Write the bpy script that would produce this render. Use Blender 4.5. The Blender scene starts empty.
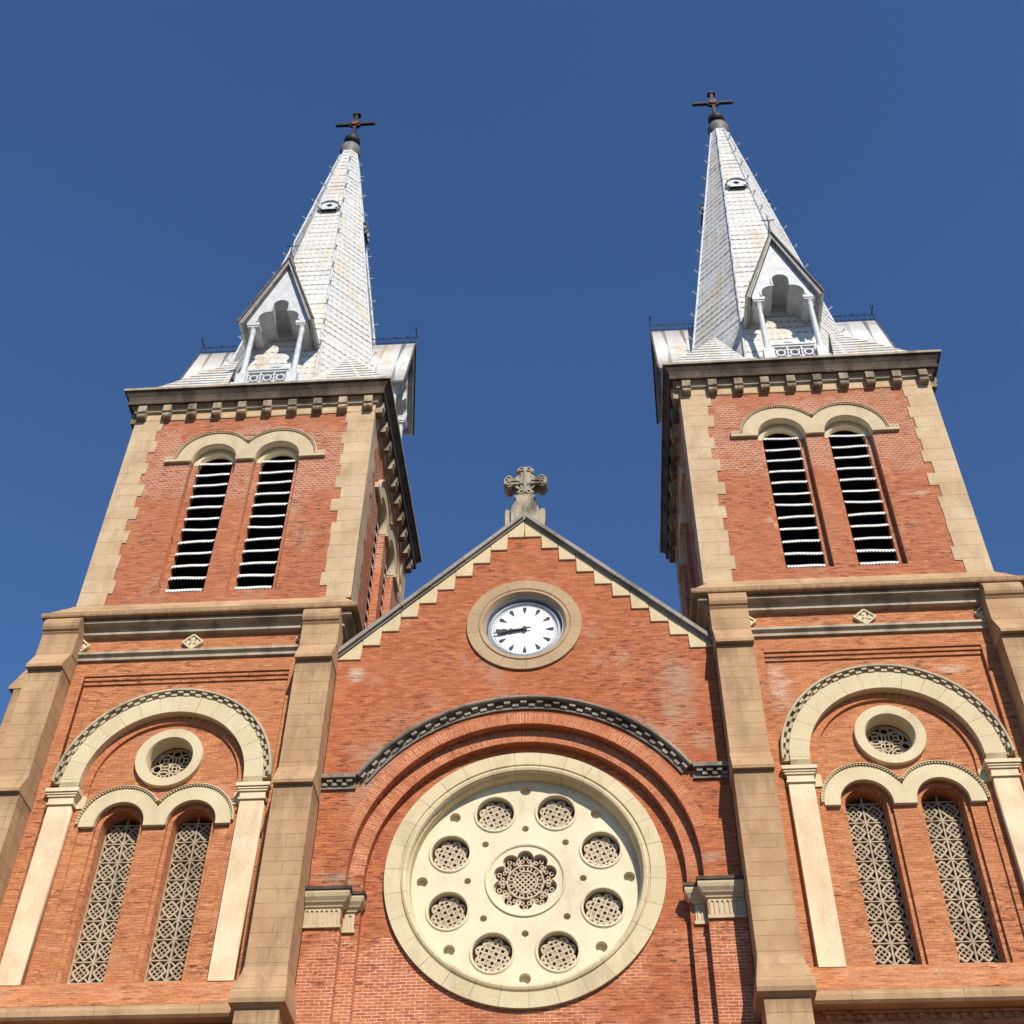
import bpy, bmesh, math, random
from mathutils import Matrix, Vector
random.seed(7)
PI = math.pi
sc = bpy.context.scene
COL = sc.collection

# ------------------------------------------------------------------ camera
cam_d = bpy.data.cameras.new("camera")
cam = bpy.data.objects.new("camera", cam_d)
COL.objects.link(cam)
cam_d.sensor_width = 36.0
cam_d.lens = 46.2866
cam_d.clip_start = 0.1
cam_d.clip_end = 6000
CR = Vector((0.9975287, 0.0695333, 0.0100818))
CU = Vector((0.0421754, -0.7073572, 0.7055970))
CF = Vector((-0.0561940, 0.7034280, 0.7085417))
m = Matrix((CR, CU, -CF)).transposed().to_4x4()
m.translation = Vector((1.2558, -19.0, 1.6))
cam.matrix_world = m
sc.camera = cam

# ------------------------------------------------------------------ light
SUN_EL, SUN_AZ = math.radians(37), math.radians(21)     # azimuth measured from the facade normal towards +x
sun_dir = Vector((math.sin(SUN_AZ) * math.cos(SUN_EL), -math.cos(SUN_AZ) * math.cos(SUN_EL), math.sin(SUN_EL)))
w = bpy.data.worlds.new("World")
sc.world = w
w.use_nodes = True
wn = w.node_tree.nodes
bg = wn["Background"]
sky = wn.new("ShaderNodeTexSky")
sky.sky_type = 'NISHITA'
sky.sun_disc = False
sky.sun_elevation = SUN_EL
sky.sun_rotation = math.atan2(sun_dir.x, sun_dir.y)
sky.altitude = 0
sky.air_density = 1.0
sky.dust_density = 0.0
sky.ozone_density = 10.0
w.node_tree.links.new(sky.outputs[0], bg.inputs[0])
bg.inputs[1].default_value = 0.12
sl = bpy.data.lights.new("sun", 'SUN')
sl.energy = 5.0
sl.angle = math.radians(0.5)
sl.color = (1.0, 0.93, 0.82)
so = bpy.data.objects.new("sun", sl)
COL.objects.link(so)
so.rotation_euler = sun_dir.to_track_quat('Z', 'Y').to_euler()
so.location = (20, -40, 60)
sc.view_settings.view_transform = 'Standard'
sc.view_settings.look = 'None'
sc.view_settings.exposure = 0.2
sc.view_settings.gamma = 1.0


# ------------------------------------------------------------------ materials
class NT:
    def __init__(self, name, rough=0.85):
        self.mat = bpy.data.materials.new(name)
        self.mat.use_nodes = True
        self.t = self.mat.node_tree
        self.b = self.t.nodes["Principled BSDF"]
        self.b.inputs["Roughness"].default_value = rough
        self.b.inputs["Specular IOR Level"].default_value = 0.25

    def n(self, typ, **kw):
        nd = self.t.nodes.new(typ)
        for k, v in kw.items():
            setattr(nd, k, v)
        return nd

    def put(self, sock, v):
        if isinstance(v, bpy.types.NodeSocket):
            self.t.links.new(v, sock)
        elif isinstance(v, (tuple, list)) and len(v) == 3 and sock.type == 'RGBA':
            sock.default_value = (*v, 1)
        else:
            sock.default_value = v

    def math(self, op, a, b=0.0, c=None, clamp=False):
        nd = self.n("ShaderNodeMath", operation=op, use_clamp=clamp)
        self.put(nd.inputs[0], a)
        self.put(nd.inputs[1], b)
        if c is not None:
            self.put(nd.inputs[2], c)
        return nd.outputs[0]

    def mix(self, f, a, b, blend='MIX'):
        nd = self.n("ShaderNodeMix", data_type='RGBA', blend_type=blend)
        self.put(nd.inputs[0], f)
        self.put(nd.inputs[6], a)
        self.put(nd.inputs[7], b)
        return nd.outputs[2]

    def xyz(self, x, y, z):
        nd = self.n("ShaderNodeCombineXYZ")
        self.put(nd.inputs[0], x)
        self.put(nd.inputs[1], y)
        self.put(nd.inputs[2], z)
        return nd.outputs[0]

    def noise(self, vec, scale, detail=4.0, rough=0.55):
        nd = self.n("ShaderNodeTexNoise")
        self.put(nd.inputs["Vector"], vec)
        nd.inputs["Scale"].default_value = scale
        nd.inputs["Detail"].default_value = detail
        nd.inputs["Roughness"].default_value = rough
        return nd.outputs[0]

    def ramp(self, v, lo, hi):
        nd = self.n("ShaderNodeMapRange", clamp=True)
        self.put(nd.inputs[0], v)
        nd.inputs[1].default_value = lo
        nd.inputs[2].default_value = hi
        nd.inputs[3].default_value = 0.0
        nd.inputs[4].default_value = 1.0
        return nd.outputs[0]

    def pos(self):
        g = self.n("ShaderNodeNewGeometry")
        s = self.n("ShaderNodeSeparateXYZ")
        self.t.links.new(g.outputs["Position"], s.inputs[0])
        s2 = self.n("ShaderNodeSeparateXYZ")
        self.t.links.new(g.outputs["True Normal"], s2.inputs[0])
        ax = self.math('GREATER_THAN', self.math('ABSOLUTE', s2.outputs[0]), 0.7)
        az = self.math('GREATER_THAN', self.math('ABSOLUTE', s2.outputs[2]), 0.8)
        u = self.math('ADD', self.math('MULTIPLY', s.outputs[0], self.math('SUBTRACT', 1.0, ax)),
                      self.math('MULTIPLY', s.outputs[1], ax))
        v = self.math('ADD', s.outputs[2], self.math('MULTIPLY', s.outputs[1], az))
        return g.outputs["Position"], u, v, s

    def uv(self):
        nd = self.n("ShaderNodeUVMap")
        s = self.n("ShaderNodeSeparateXYZ")
        self.t.links.new(nd.outputs[0], s.inputs[0])
        return s.outputs[0], s.outputs[1]

    def bump(self, h, strength=0.4, dist=0.02):
        nd = self.n("ShaderNodeBump")
        nd.inputs["Strength"].default_value = strength
        nd.inputs["Distance"].default_value = dist
        self.put(nd.inputs["Height"], h)
        self.t.links.new(nd.outputs[0], self.b.inputs["Normal"])

    def color(self, c):
        self.put(self.b.inputs["Base Color"], c)
        return self.mat


def brick_mat(name, c1, c2, dusty, lime=(0.60, 0.33, 0.20), base_lime=0.25, pale_hi=-50.0, mott_lo=0.0, mott_hi=0.0, uvmap=False,
              patch=0.5, erode=0.45, grey=0.4, spots=()):
    t = NT(name, 0.9)
    P, u, v, s = t.pos()
    if uvmap:
        uu, vv = t.uv()
        bu, bv = vv, uu
    else:
        bu, bv = u, v
    wob = t.math('MULTIPLY', t.noise(P, 0.8, 2), 0.05)
    jit = t.math('MULTIPLY', t.noise(P, 7.0, 2), 0.012)
    bv2 = t.math('ADD', bv, t.math('ADD', wob, jit))
    br = t.n("ShaderNodeTexBrick", offset=0.5)
    t.put(br.inputs["Vector"], t.xyz(t.math('ADD', bu, t.math('MULTIPLY', t.noise(P, 5.0, 2), 0.03)), bv2, 0.0))
    br.inputs["Scale"].default_value = 1.0
    br.inputs["Brick Width"].default_value = 0.165
    br.inputs["Row Height"].default_value = 0.052
    br.inputs["Mortar Size"].default_value = 0.0085
    br.inputs["Mortar Smooth"].default_value = 0.4
    br.inputs["Bias"].default_value = 0.0
    br.inputs["Color1"].default_value = (*c1, 1)
    br.inputs["Color2"].default_value = (*c2, 1)
    # joints: brick dust in most places, lime where the pointing survives
    inpale = t.math('LESS_THAN', t.math('ADD', s.outputs[2], t.math('MULTIPLY', t.noise(P, 1.4, 3), 1.2)), pale_hi)
    pn = t.ramp(t.noise(P, 0.9, 5), 0.36, 0.50)
    gen = t.math('ADD', base_lime * 0.6, t.math('MULTIPLY', t.ramp(t.noise(P, 1.7, 4), 0.50, 0.68), base_lime))
    light = t.math('MAXIMUM', t.math('MULTIPLY', t.math('MULTIPLY', inpale, pn), 0.95), gen)
    t.put(br.inputs["Mortar"], t.mix(light, (c2[0] * 0.72, c2[1] * 0.75, c2[2] * 0.8), lime))
    col = br.outputs["Color"]
    hgt = br.outputs["Fac"]
    # courses of headers edged in lime
    if mott_hi > mott_lo:
        b2 = t.n("ShaderNodeTexBrick", offset=0.5)
        t.put(b2.inputs["Vector"], t.xyz(u, bv2, 0.0))
        b2.inputs["Scale"].default_value = 1.0
        b2.inputs["Brick Width"].default_value = 0.115
        b2.inputs["Row Height"].default_value = 0.066
        b2.inputs["Mortar Size"].default_value = 0.013
        b2.inputs["Mortar Smooth"].default_value = 0.5
        b2.inputs["Color1"].default_value = (c1[0] * .85, c1[1] * .83, c1[2] * .88, 1)
        b2.inputs["Color2"].default_value = (c2[0] * .85, c2[1] * .85, c2[2] * .95, 1)
        b2.inputs["Mortar"].default_value = (0.56, 0.37, 0.27, 1)
        zz = t.math('ADD', s.outputs[2], t.math('MULTIPLY', t.math('SUBTRACT', t.noise(P, 0.9, 3), 0.5), 2.4))
        mm = t.math('MULTIPLY', t.ramp(zz, mott_lo, mott_lo + .2),
                    t.math('SUBTRACT', 1.0, t.ramp(zz, mott_hi, mott_hi + .2)))
        mm = t.math('MULTIPLY', mm, t.ramp(t.noise(P, 3.5, 3), 0.34, 0.48))
        col = t.mix(t.math('MULTIPLY', mm, 0.85), col, b2.outputs["Color"])
    # whole bricks and runs of bricks that differ
    cell = t.xyz(t.math('MULTIPLY', bu, 3.4), t.math('MULTIPLY', bv, 17.0), t.math('MULTIPLY', s.outputs[1], 2.0))
    r1 = t.noise(cell, 1.0, 2, 0.5)
    col = t.mix(t.math('MULTIPLY', t.ramp(r1, 0.52, 0.70), 0.65), col, dusty)
    col = t.mix(t.math('MULTIPLY', t.math('SUBTRACT', 1.0, t.ramp(r1, 0.30, 0.44)), 0.55), col, (c2[0] * .70, c2[1] * .64, c2[2] * .66))
    # broad patches: redder, dirtier, bleached
    pm = t.ramp(t.noise(P, 0.55, 6, 0.62), 0.48, 0.66)
    col = t.mix(t.math('MULTIPLY', pm, patch * .6), col, (c1[0] * .72, c1[1] * .62, c1[2] * .62))
    rm = t.ramp(t.noise(t.xyz(t.math('ADD', u, 11.3), t.math('MULTIPLY', v, 0.8), 0.0), 0.85, 7, 0.68), 0.56, 0.68)
    col = t.mix(t.math('MULTIPLY', rm, grey), col, (0.40, 0.27, 0.18))
    # particular worn places: (x, z, rx, rz, colour, strength, streaky)
    for (sx_, sz_, rx_, rz_, sc_, st_, hi_) in spots:
        dx_ = t.math('DIVIDE', t.math('SUBTRACT', s.outputs[0], sx_), rx_)
        dz_ = t.math('DIVIDE', t.math('SUBTRACT', s.outputs[2], sz_), rz_)
        d_ = t.math('SQRT', t.math('ADD', t.math('MULTIPLY', dx_, dx_), t.math('MULTIPLY', dz_, dz_)))
        nz_ = t.noise(t.xyz(t.math('MULTIPLY', bu, 2.2 if not hi_ else 5.0), t.math('MULTIPLY', bv, 3.0 if not hi_ else 16.0), sx_), 1.0, 6, 0.7)
        k_ = t.ramp(t.math('SUBTRACT', t.math('MULTIPLY', nz_, 2.4), d_), 0.10, 0.75) if not hi_ else t.math('MULTIPLY', t.ramp(t.math('SUBTRACT', 1.25, d_), 0.0, 0.4), t.ramp(nz_, 0.50, 0.58))
        k_ = t.math('MULTIPLY', k_, t.math('ADD', 0.30, t.math('MULTIPLY', t.ramp(r1, 0.40, 0.58), 0.70)))
        col = t.mix(t.math('MULTIPLY', k_, st_), col, sc_)
    # eroded joints and lost faces: short dark dashes along the courses, in drifts
    dn = t.noise(t.xyz(t.math('MULTIPLY', bu, 4.0), t.math('MULTIPLY', bv, 17.5), t.math('MULTIPLY', s.outputs[1], 3.0)), 1.0, 3, 0.65)
    zone = t.ramp(t.noise(P, 0.75, 4), 0.42, 0.60)
    few = t.ramp(dn, 0.665, 0.70)
    dash = t.math('MAXIMUM', t.math('MULTIPLY', t.ramp(dn, 0.56, 0.64), zone), few)
    col = t.mix(t.math('MULTIPLY', dash, erode), col, (0.10, 0.040, 0.026))
    wn_ = t.noise(t.xyz(t.math('MULTIPLY', bu, 2.5), t.math('MULTIPLY', bv, 7.0), 4.0), 1.0, 4, 0.7)
    col = t.mix(t.math('MULTIPLY', t.ramp(wn_, 0.69, 0.74), 0.55), col, (0.62, 0.48, 0.38))
    fine = t.noise(P, 30.0, 3)
    col = t.mix(0.3, col, t.mix(t.ramp(fine, 0.3, 0.7), (0.25, 0.25, 0.25), (0.75, 0.75, 0.75)), 'OVERLAY')
    h = t.math('ADD', t.math('MULTIPLY', hgt, -0.5), t.math('MULTIPLY', fine, 0.7))
    h = t.math('SUBTRACT', h, t.math('MULTIPLY', dash, 1.6))
    t.bump(h, 0.6, 0.014)
    return t.color(col)


def stone_mat(name, base, alt, row=0.0, width=0.8, joint=0.45, stain=0.3, stain_col=(0.05, 0.04, 0.03),
              stain_lo=0.52, stain_hi=0.68, uvmap=False, rough=0.85, grain=0.25, shift=0.0, drips=()):
    t = NT(name, rough)
    P, u, v, s = t.pos()
    if uvmap:
        bu0, bv0 = t.uv()
        bu, bv = bv0, bu0
    else:
        bu, bv = u, v
    big = t.noise(P, 1.2, 5, 0.6)
    col = t.mix(t.ramp(big, 0.35, 0.7), base, alt)
    h = t.noise(P, 24.0, 4)
    if row > 0:
        br = t.n("ShaderNodeTexBrick", offset=0.37)
        t.put(br.inputs["Vector"], t.xyz(bu, t.math('ADD', bv, shift), 0.0))
        br.inputs["Scale"].default_value = 1.0
        br.inputs["Brick Width"].default_value = width
        br.inputs["Row Height"].default_value = row
        br.inputs["Mortar Size"].default_value = 0.006
        br.inputs["Mortar Smooth"].default_value = 0.3
        br.inputs["Color1"].default_value = (1, 1, 1, 1)
        br.inputs["Color2"].default_value = (0.84, 0.82, 0.80, 1)
        br.inputs["Mortar"].default_value = (0.45, 0.4, 0.35, 1)
        jn = t.ramp(t.noise(P, 2.3, 3), 0.3, 0.6)
        col = t.mix(1.0, col, t.mix(t.math('MULTIPLY', br.outputs["Fac"], t.math('MULTIPLY', jn, joint * 1.6), clamp=True),
                                    t.mix(0.65, br.outputs["Color"], (1, 1, 1)), (0.35, 0.3, 0.25)), 'MULTIPLY')
        h = t.math('SUBTRACT', h, t.math('MULTIPLY', br.outputs["Fac"], 1.2))
    if stain > 0:
        sv = t.xyz(t.math('MULTIPLY', s.outputs[0], 2.6), t.math('MULTIPLY', s.outputs[1], 2.6), t.math('MULTIPLY', s.outputs[2], 0.8))
        sm = t.ramp(t.noise(sv, 1.0, 6, 0.65), stain_lo, stain_hi)
        col = t.mix(t.math('MULTIPLY', sm, stain), col, stain_col)
    for zd, ln in drips:            # water runs from a ledge: ragged streaks of their own length
        run = t.noise(t.xyz(t.math('MULTIPLY', u, 9.0), t.math('MULTIPLY', v, 0.5), zd), 1.0, 4, 0.6)
        dz_ = t.math('DIVIDE', t.math('SUBTRACT', zd, s.outputs[2]), ln)
        mk_ = t.math('MULTIPLY', t.math('GREATER_THAN', dz_, 0.0), t.ramp(t.math('SUBTRACT', t.math('MULTIPLY', run, 1.7), dz_), 0.30, 0.75))
        col = t.mix(t.math('MULTIPLY', mk_, 0.5), col, stain_col)
    fine = t.noise(P, 36.0, 4)
    col = t.mix(grain, col, t.mix(t.ramp(fine, 0.3, 0.7), (0.3, 0.3, 0.3), (0.7, 0.7, 0.7)), 'OVERLAY')
    t.bump(h, 0.28, 0.012)
    return t.color(col)


def plain_mat(name, base, rough=0.6, var=0.15, metal=0.0, scale=6.0):
    t = NT(name, rough)
    P, u, v, s = t.pos()
    nn = t.noise(P, scale, 4)
    d = tuple(x * (1 - var) for x in base)
    l = tuple(min(1, x * (1 + var)) for x in base)
    t.b.inputs["Metallic"].default_value = metal
    t.bump(t.noise(P, 30, 3), 0.12, 0.005)
    return t.color(t.mix(t.ramp(nn, 0.35, 0.65), d, l))


def shingle_mat(name):
    t = NT(name, 0.55)
    P, u, v, s = t.pos()
    uu, vv = t.uv()
    br = t.n("ShaderNodeTexBrick", offset=0.5)
    t.put(br.inputs["Vector"], t.xyz(uu, vv, 0.0))
    br.inputs["Scale"].default_value = 1.0
    br.inputs["Brick Width"].default_value = 0.165
    br.inputs["Row Height"].default_value = 0.27
    br.inputs["Mortar Size"].default_value = 0.007
    br.inputs["Mortar Smooth"].default_value = 0.2
    br.inputs["Color1"].default_value = (0.62, 0.61, 0.575, 1)
    br.inputs["Color2"].default_value = (0.55, 0.54, 0.51, 1)
    br.inputs["Mortar"].default_value = (0.50, 0.48, 0.44, 1)
    col = br.outputs["Color"]
    sv = t.xyz(t.math('MULTIPLY', s.outputs[0], 2.2), t.math('MULTIPLY', s.outputs[1], 2.2), t.math('MULTIPLY', s.outputs[2], 0.35))
    rust = t.ramp(t.noise(sv, 1.0, 6, 0.7), 0.50, 0.68)
    col = t.mix(t.math('MULTIPLY', rust, 0.75), col, (0.57, 0.44, 0.27))
    grime = t.ramp(t.noise(P, 2.2, 6, 0.7), 0.52, 0.72)
    col = t.mix(t.math('MULTIPLY', grime, 0.40), col, (0.22, 0.21, 0.20))
    # scalloped butts: a gap under each tile's rounded foot
    fr = t.math('FRACT', t.math('DIVIDE', vv, 0.27))
    sc_ = t.math('ABSOLUTE', t.math('SUBTRACT', t.math('FRACT', t.math('DIVIDE', uu, 0.165)), 0.5))
    gap = t.math('LESS_THAN', fr, t.math('MULTIPLY', t.math('ADD', sc_, 0.02), 0.46))
    wear = t.ramp(t.noise(t.xyz(t.math('MULTIPLY', uu, 1.2), t.math('MULTIPLY', vv, 3.0), 0.0), 1.0, 3, 0.6), 0.38, 0.62)
    col = t.mix(t.math('MULTIPLY', gap, t.math('ADD', 0.30, t.math('MULTIPLY', wear, 0.6))), col, (0.13, 0.115, 0.095))
    t.bump(t.math('ADD', t.math('MULTIPLY', br.outputs["Fac"], -1.0), t.math('MULTIPLY', t.noise(P, 9, 3), 0.8)), 0.4, 0.02)
    return t.color(col)


M = {}
M['brick_gable'] = brick_mat("red_brick_gable", (0.48, 0.152, 0.058), (0.345, 0.092, 0.034), (0.54, 0.21, 0.088), (0.68, 0.42, 0.29), 0.20, 12.1, patch=0.85, grey=0.6, erode=0.8,
    spots=((2.75, 16.1, .42, .75, (0.36, 0.25, 0.17), .75, 0), (2.2, 16.3, .16, 1.0, (0.16, 0.06, 0.03), .7, 1), (-2.55, 14.9, .55, .40, (0.36, 0.24, 0.16), .6, 0),
           (-2.2, 15.6, .5, .3, (0.38, 0.2, 0.12), .5, 0), (-3.1, 16.65, .16, .2, (0.52, 0.42, 0.31), .8, 0), (3.1, 15.0, .25, .25, (0.40, 0.30, 0.2), .6, 0), (-3.1, 12.5, .4, .14, (0.34, 0.27, 0.2), .7, 0),
           (3.0, 12.7, .3, .1, (0.34, 0.27, 0.2), .6, 0), (-3.15, 9.6, .25, 1.2, (0.33, 0.10, 0.045), .6, 0), (3.2, 14.0, .2, .5, (0.38, 0.11, 0.045), .7, 0), (-3.1, 13.5, .3, .6, (0.40, 0.13, 0.05), .5, 0)))
M['brick_arch'] = brick_mat("red_brick_arch_rings", (0.50, 0.165, 0.068), (0.39, 0.115, 0.045), (0.56, 0.23, 0.11), (0.64, 0.37, 0.23), 0.75, uvmap=True, patch=0.25, erode=0.2, grey=0.15)
M['brick_tower'] = brick_mat("orange_brick_tower", (0.53, 0.205, 0.085), (0.41, 0.145, 0.056), (0.59, 0.28, 0.135), (0.60, 0.34, 0.20), 0.25, 9.9, patch=0.7, erode=0.8, grey=0.45,
    spots=((4.55, 16.2, .22, .5, (0.58, 0.46, 0.36), .55, 0), (7.6, 16.4, .35, .12, (0.58, 0.46, 0.36), .5, 0), (4.28, 16.3, .14, .9, (0.16, 0.06, 0.03), .8, 1), (-8.3, 15.5, .25, 1.6, (0.16, 0.06, 0.03), .55, 1),
           (-7.5, 13.0, .8, .25, (0.56, 0.24, 0.1), .5, 0), (5.2, 17.65, .5, .12, (0.14, 0.05, 0.03), .7, 1), (-6.2, 10.62, 1.9, .12, (0.36, 0.22, 0.13), .7, 1), (6.2, 10.62, 1.9, .12, (0.36, 0.22, 0.13), .7, 1)))
M['brick_tower_arch'] = brick_mat("orange_brick_arch_rings", (0.54, 0.19, 0.075), (0.42, 0.135, 0.05), (0.60, 0.26, 0.12), (0.58, 0.31, 0.17), 0.45, uvmap=True, patch=0.2, erode=0.2, grey=0.15)
M['brick_belfry'] = brick_mat("dusty_red_brick_belfry", (0.47, 0.165, 0.075), (0.36, 0.110, 0.048), (0.53, 0.22, 0.105), (0.58, 0.33, 0.20), 0.25, -50, 21.6, 23.6, patch=0.7, erode=0.8, grey=0.5,
    spots=((-6.3, 23.9, 2.2, .13, (0.30, 0.16, 0.10), .7, 1), (6.0, 23.9, 2.2, .16, (0.34, 0.22, 0.15), .7, 1), (-4.5, 18.9, .5, .2, (0.14, 0.05, 0.03), .6, 1), (5.0, 20.2, .25, .1, (0.5, 0.36, 0.26), .6, 0), (7.9, 20.8, .3, .1, (0.5, 0.36, 0.26), .6, 0)))
M['tan'] = stone_mat("tan_buttress_stone", (0.47, 0.305, 0.165), (0.37, 0.22, 0.11), row=0.245, width=1.6, stain=0.5, stain_col=(0.17, 0.105, 0.06), stain_lo=0.50, stain_hi=0.68, drips=((13.93, .9), (16.68, .6), (10.02, .5), (18.13, .25)))
M['quoin'] = stone_mat("pale_quoin_stone", (0.55, 0.415, 0.26), (0.43, 0.285, 0.16), row=0.3469, width=5.0, joint=0.6, stain=0.42, stain_col=(0.24, 0.165, 0.10), stain_lo=0.50, stain_hi=0.68, shift=0.133)
M['cream'] = stone_mat("cream_limestone", (0.60, 0.505, 0.32), (0.53, 0.42, 0.25), stain=0.26, stain_col=(0.32, 0.25, 0.16))
M['cream_pil'] = stone_mat("lime_washed_pilaster", (0.70, 0.60, 0.41), (0.60, 0.44, 0.26), stain=0.45, stain_col=(0.48, 0.30, 0.19), stain_lo=0.48, stain_hi=0.66)
M['cream_ring'] = stone_mat("cream_voussoirs", (0.60, 0.51, 0.325), (0.545, 0.435, 0.26), row=0.36, width=3.0, joint=0.45, stain=0.24, stain_col=(0.34, 0.26, 0.17), uvmap=True)
M['rose_ring'] = stone_mat("buff_voussoirs", (0.61, 0.51, 0.32), (0.54, 0.43, 0.255), row=0.42, width=3.0, joint=0.45, stain=0.35, stain_col=(0.26, 0.20, 0.13), uvmap=True)
M['clock_ring'] = stone_mat("buff_clock_voussoirs", (0.44, 0.31, 0.18), (0.37, 0.25, 0.14), row=0.42, width=3.0, joint=0.35, stain=0.25, stain_col=(0.2, 0.15, 0.1), uvmap=True)
M['rose'] = stone_mat("cream_rose_plate", (0.69, 0.60, 0.42), (0.60, 0.51, 0.345), row=0.0, stain=0.34, stain_col=(0.40, 0.32, 0.21), grain=0.22)
M['step'] = stone_mat("cream_gable_step", (0.58, 0.46, 0.28), (0.50, 0.38, 0.22), stain=0.22, stain_col=(0.18, 0.13, 0.08))
M['cornice'] = stone_mat("weathered_cornice_stone", (0.54, 0.40, 0.24), (0.44, 0.31, 0.19), row=0.0, stain=0.80, stain_col=(0.07, 0.05, 0.035), stain_lo=0.47, stain_hi=0.62)
M['band'] = stone_mat("buff_band_stone", (0.44, 0.34, 0.22), (0.30, 0.225, 0.145), stain=0.8, stain_col=(0.08, 0.06, 0.04), stain_lo=0.40, stain_hi=0.58)
M['hood_cream'] = stone_mat("buff_belfry_hood", (0.55, 0.45, 0.29), (0.46, 0.35, 0.215), stain=0.35, stain_col=(0.26, 0.18, 0.11))
M['impost'] = stone_mat("buff_impost_stone", (0.54, 0.43, 0.27), (0.46, 0.35, 0.21), stain=0.4, stain_col=(0.16, 0.12, 0.08))
M['arch_hood'] = stone_mat("weathered_hood_stone", (0.52, 0.44, 0.295), (0.40, 0.325, 0.21), stain=0.45, stain_col=(0.16, 0.12, 0.08), stain_lo=0.48, stain_hi=0.66)
M['grey_band'] = stone_mat("grey_string_course", (0.45, 0.365, 0.26), (0.34, 0.27, 0.19), stain=0.55, stain_col=(0.10, 0.08, 0.055), stain_lo=0.48, stain_hi=0.64)
M['soot'] = stone_mat("soot_blackened_stone", (0.12, 0.085, 0.06), (0.07, 0.05, 0.036), stain=0.65, stain_col=(0.02, 0.016, 0.012), stain_lo=0.45, stain_hi=0.6)
M['hood'] = stone_mat("blackened_hood_stone", (0.30, 0.255, 0.195), (0.17, 0.14, 0.105), stain=0.65, stain_col=(0.04, 0.034, 0.027), stain_lo=0.46, stain_hi=0.62)
M['billet'] = stone_mat("grey_billet_stone", (0.36, 0.31, 0.24), (0.20, 0.17, 0.13), stain=0.75, stain_col=(0.04, 0.034, 0.026), stain_lo=0.44, stain_hi=0.6)
M['coping'] = stone_mat("grey_coping_stone", (0.30, 0.27, 0.23), (0.20, 0.18, 0.15), row=0.0, stain=0.5, stain_col=(0.07, 0.06, 0.05))
M['cross_stone'] = stone_mat("lichened_cross_stone", (0.42, 0.36, 0.26), (0.32, 0.26, 0.18), stain=0.8, stain_col=(0.05, 0.04, 0.03), stain_lo=0.45, stain_hi=0.6)
M['tracery'] = stone_mat("grey_brown_tracery_stone", (0.45, 0.365, 0.255), (0.34, 0.265, 0.175), stain=0.5, stain_col=(0.12, 0.09, 0.06))
M['rose_lace'] = stone_mat("pale_lace_stone", (0.52, 0.43, 0.31), (0.44, 0.35, 0.24), stain=0.3, stain_col=(0.2, 0.15, 0.1))
M['shingle'] = shingle_mat("white_metal_shingle")
M['white'] = plain_mat("white_painted_metal", (0.52, 0.53, 0.54), 0.5, 0.12)
M['dark_edge'] = plain_mat("rusted_roof_edge", (0.11, 0.09, 0.075), 0.7, 0.4)
M['louver'] = plain_mat("weathered_corrugated_sheet", (0.74, 0.73, 0.70), 0.6, 0.14, scale=14)
M['iron'] = plain_mat("dark_rusted_iron", (0.022, 0.018, 0.020), 0.6, 0.4)
M['rust'] = plain_mat("reddish_iron", (0.14, 0.035, 0.025), 0.6, 0.3)
M['lead'] = plain_mat("grey_lead_collar", (0.16, 0.15, 0.14), 0.6, 0.3)
M['void'] = plain_mat("unlit_black", (0.012, 0.011, 0.010), 0.95, 0.2)  # black for unlit insides, and for shade on the slat undersides
M['glass_dark'] = plain_mat("dark_glass", (0.030, 0.028, 0.026), 0.35, 0.3)
M['dial'] = plain_mat("white_dial", (0.72, 0.73, 0.75), 0.4, 0.01)
M['rim'] = plain_mat("pale_clock_rim", (0.48, 0.50, 0.52), 0.45, 0.08)
M['case'] = plain_mat("grey_clock_case", (0.30, 0.31, 0.33), 0.5, 0.15)
M['soffit_shade'] = plain_mat("shade_grey_soffit", (0.30, 0.30, 0.30), 0.6, 0.25)  # grey standing in for shade under the dormer eaves
M['black'] = plain_mat("black_paint", (0.03, 0.03, 0.032), 0.5, 0.1)
M['paving'] = stone_mat("dark_paving", (0.10, 0.09, 0.08), (0.075, 0.07, 0.06), row=0.6, width=0.6, stain=0.2)
M['roof_tile'] = plain_mat("clay_roof_tile", (0.30, 0.12, 0.07), 0.85, 0.3)


# ------------------------------------------------------------------ mesh helpers
def arc(cx, cz, r, a0, a1, n=24):
    return [(cx + r * math.cos(math.radians(a0 + (a1 - a0) * i / n)), cz + r * math.sin(math.radians(a0 + (a1 - a0) * i / n)))
            for i in range(n + 1)]


def circle(cx, cz, r, n=48):
    return arc(cx, cz, r, 0, 360, n)[:-1]


def rect(x0, x1, z0, z1):
    return [(x0, z0), (x1, z0), (x1, z1), (x0, z1)]


def archway(cx, zc, r, zb, n=32):
    return [(cx - r, zb), (cx + r, zb)] + arc(cx, zc, r, 0, 180, n)


def plate(bm, outlines, y0, y1, X=None, bevel=0.0):
    """Solid slab: closed outlines in (x, z), inner ones are holes, front face at y0 and back face at y1."""
    cu = bpy.data.curves.new("tmp", 'CURVE')
    cu.dimensions = '2D'
    cu.fill_mode = 'BOTH'
    cu.extrude = abs(y1 - y0) / 2 - bevel
    cu.bevel_depth = bevel
    cu.bevel_resolution = 0
    cu.offset = -bevel
    for pts in outlines:
        sp = cu.splines.new('POLY')
        sp.points.add(len(pts) - 1)
        for p, (a, b) in zip(sp.points, pts):
            p.co = (a, b, 0, 1)
        sp.use_cyclic_u = True
    o = bpy.data.objects.new("tmp", cu)
    COL.objects.link(o)
    dg = bpy.context.evaluated_depsgraph_get()
    me = bpy.data.meshes.new_from_object(o.evaluated_get(dg))
    bpy.data.objects.remove(o)
    bpy.data.curves.remove(cu)
    T = Matrix.Translation((0, (y0 + y1) / 2, 0)) @ Matrix.Rotation(PI / 2, 4, 'X')
    if X is not None:
        T = X @ T
    me.transform(T)
    bm.from_mesh(me)
    bpy.data.meshes.remove(me)


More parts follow.
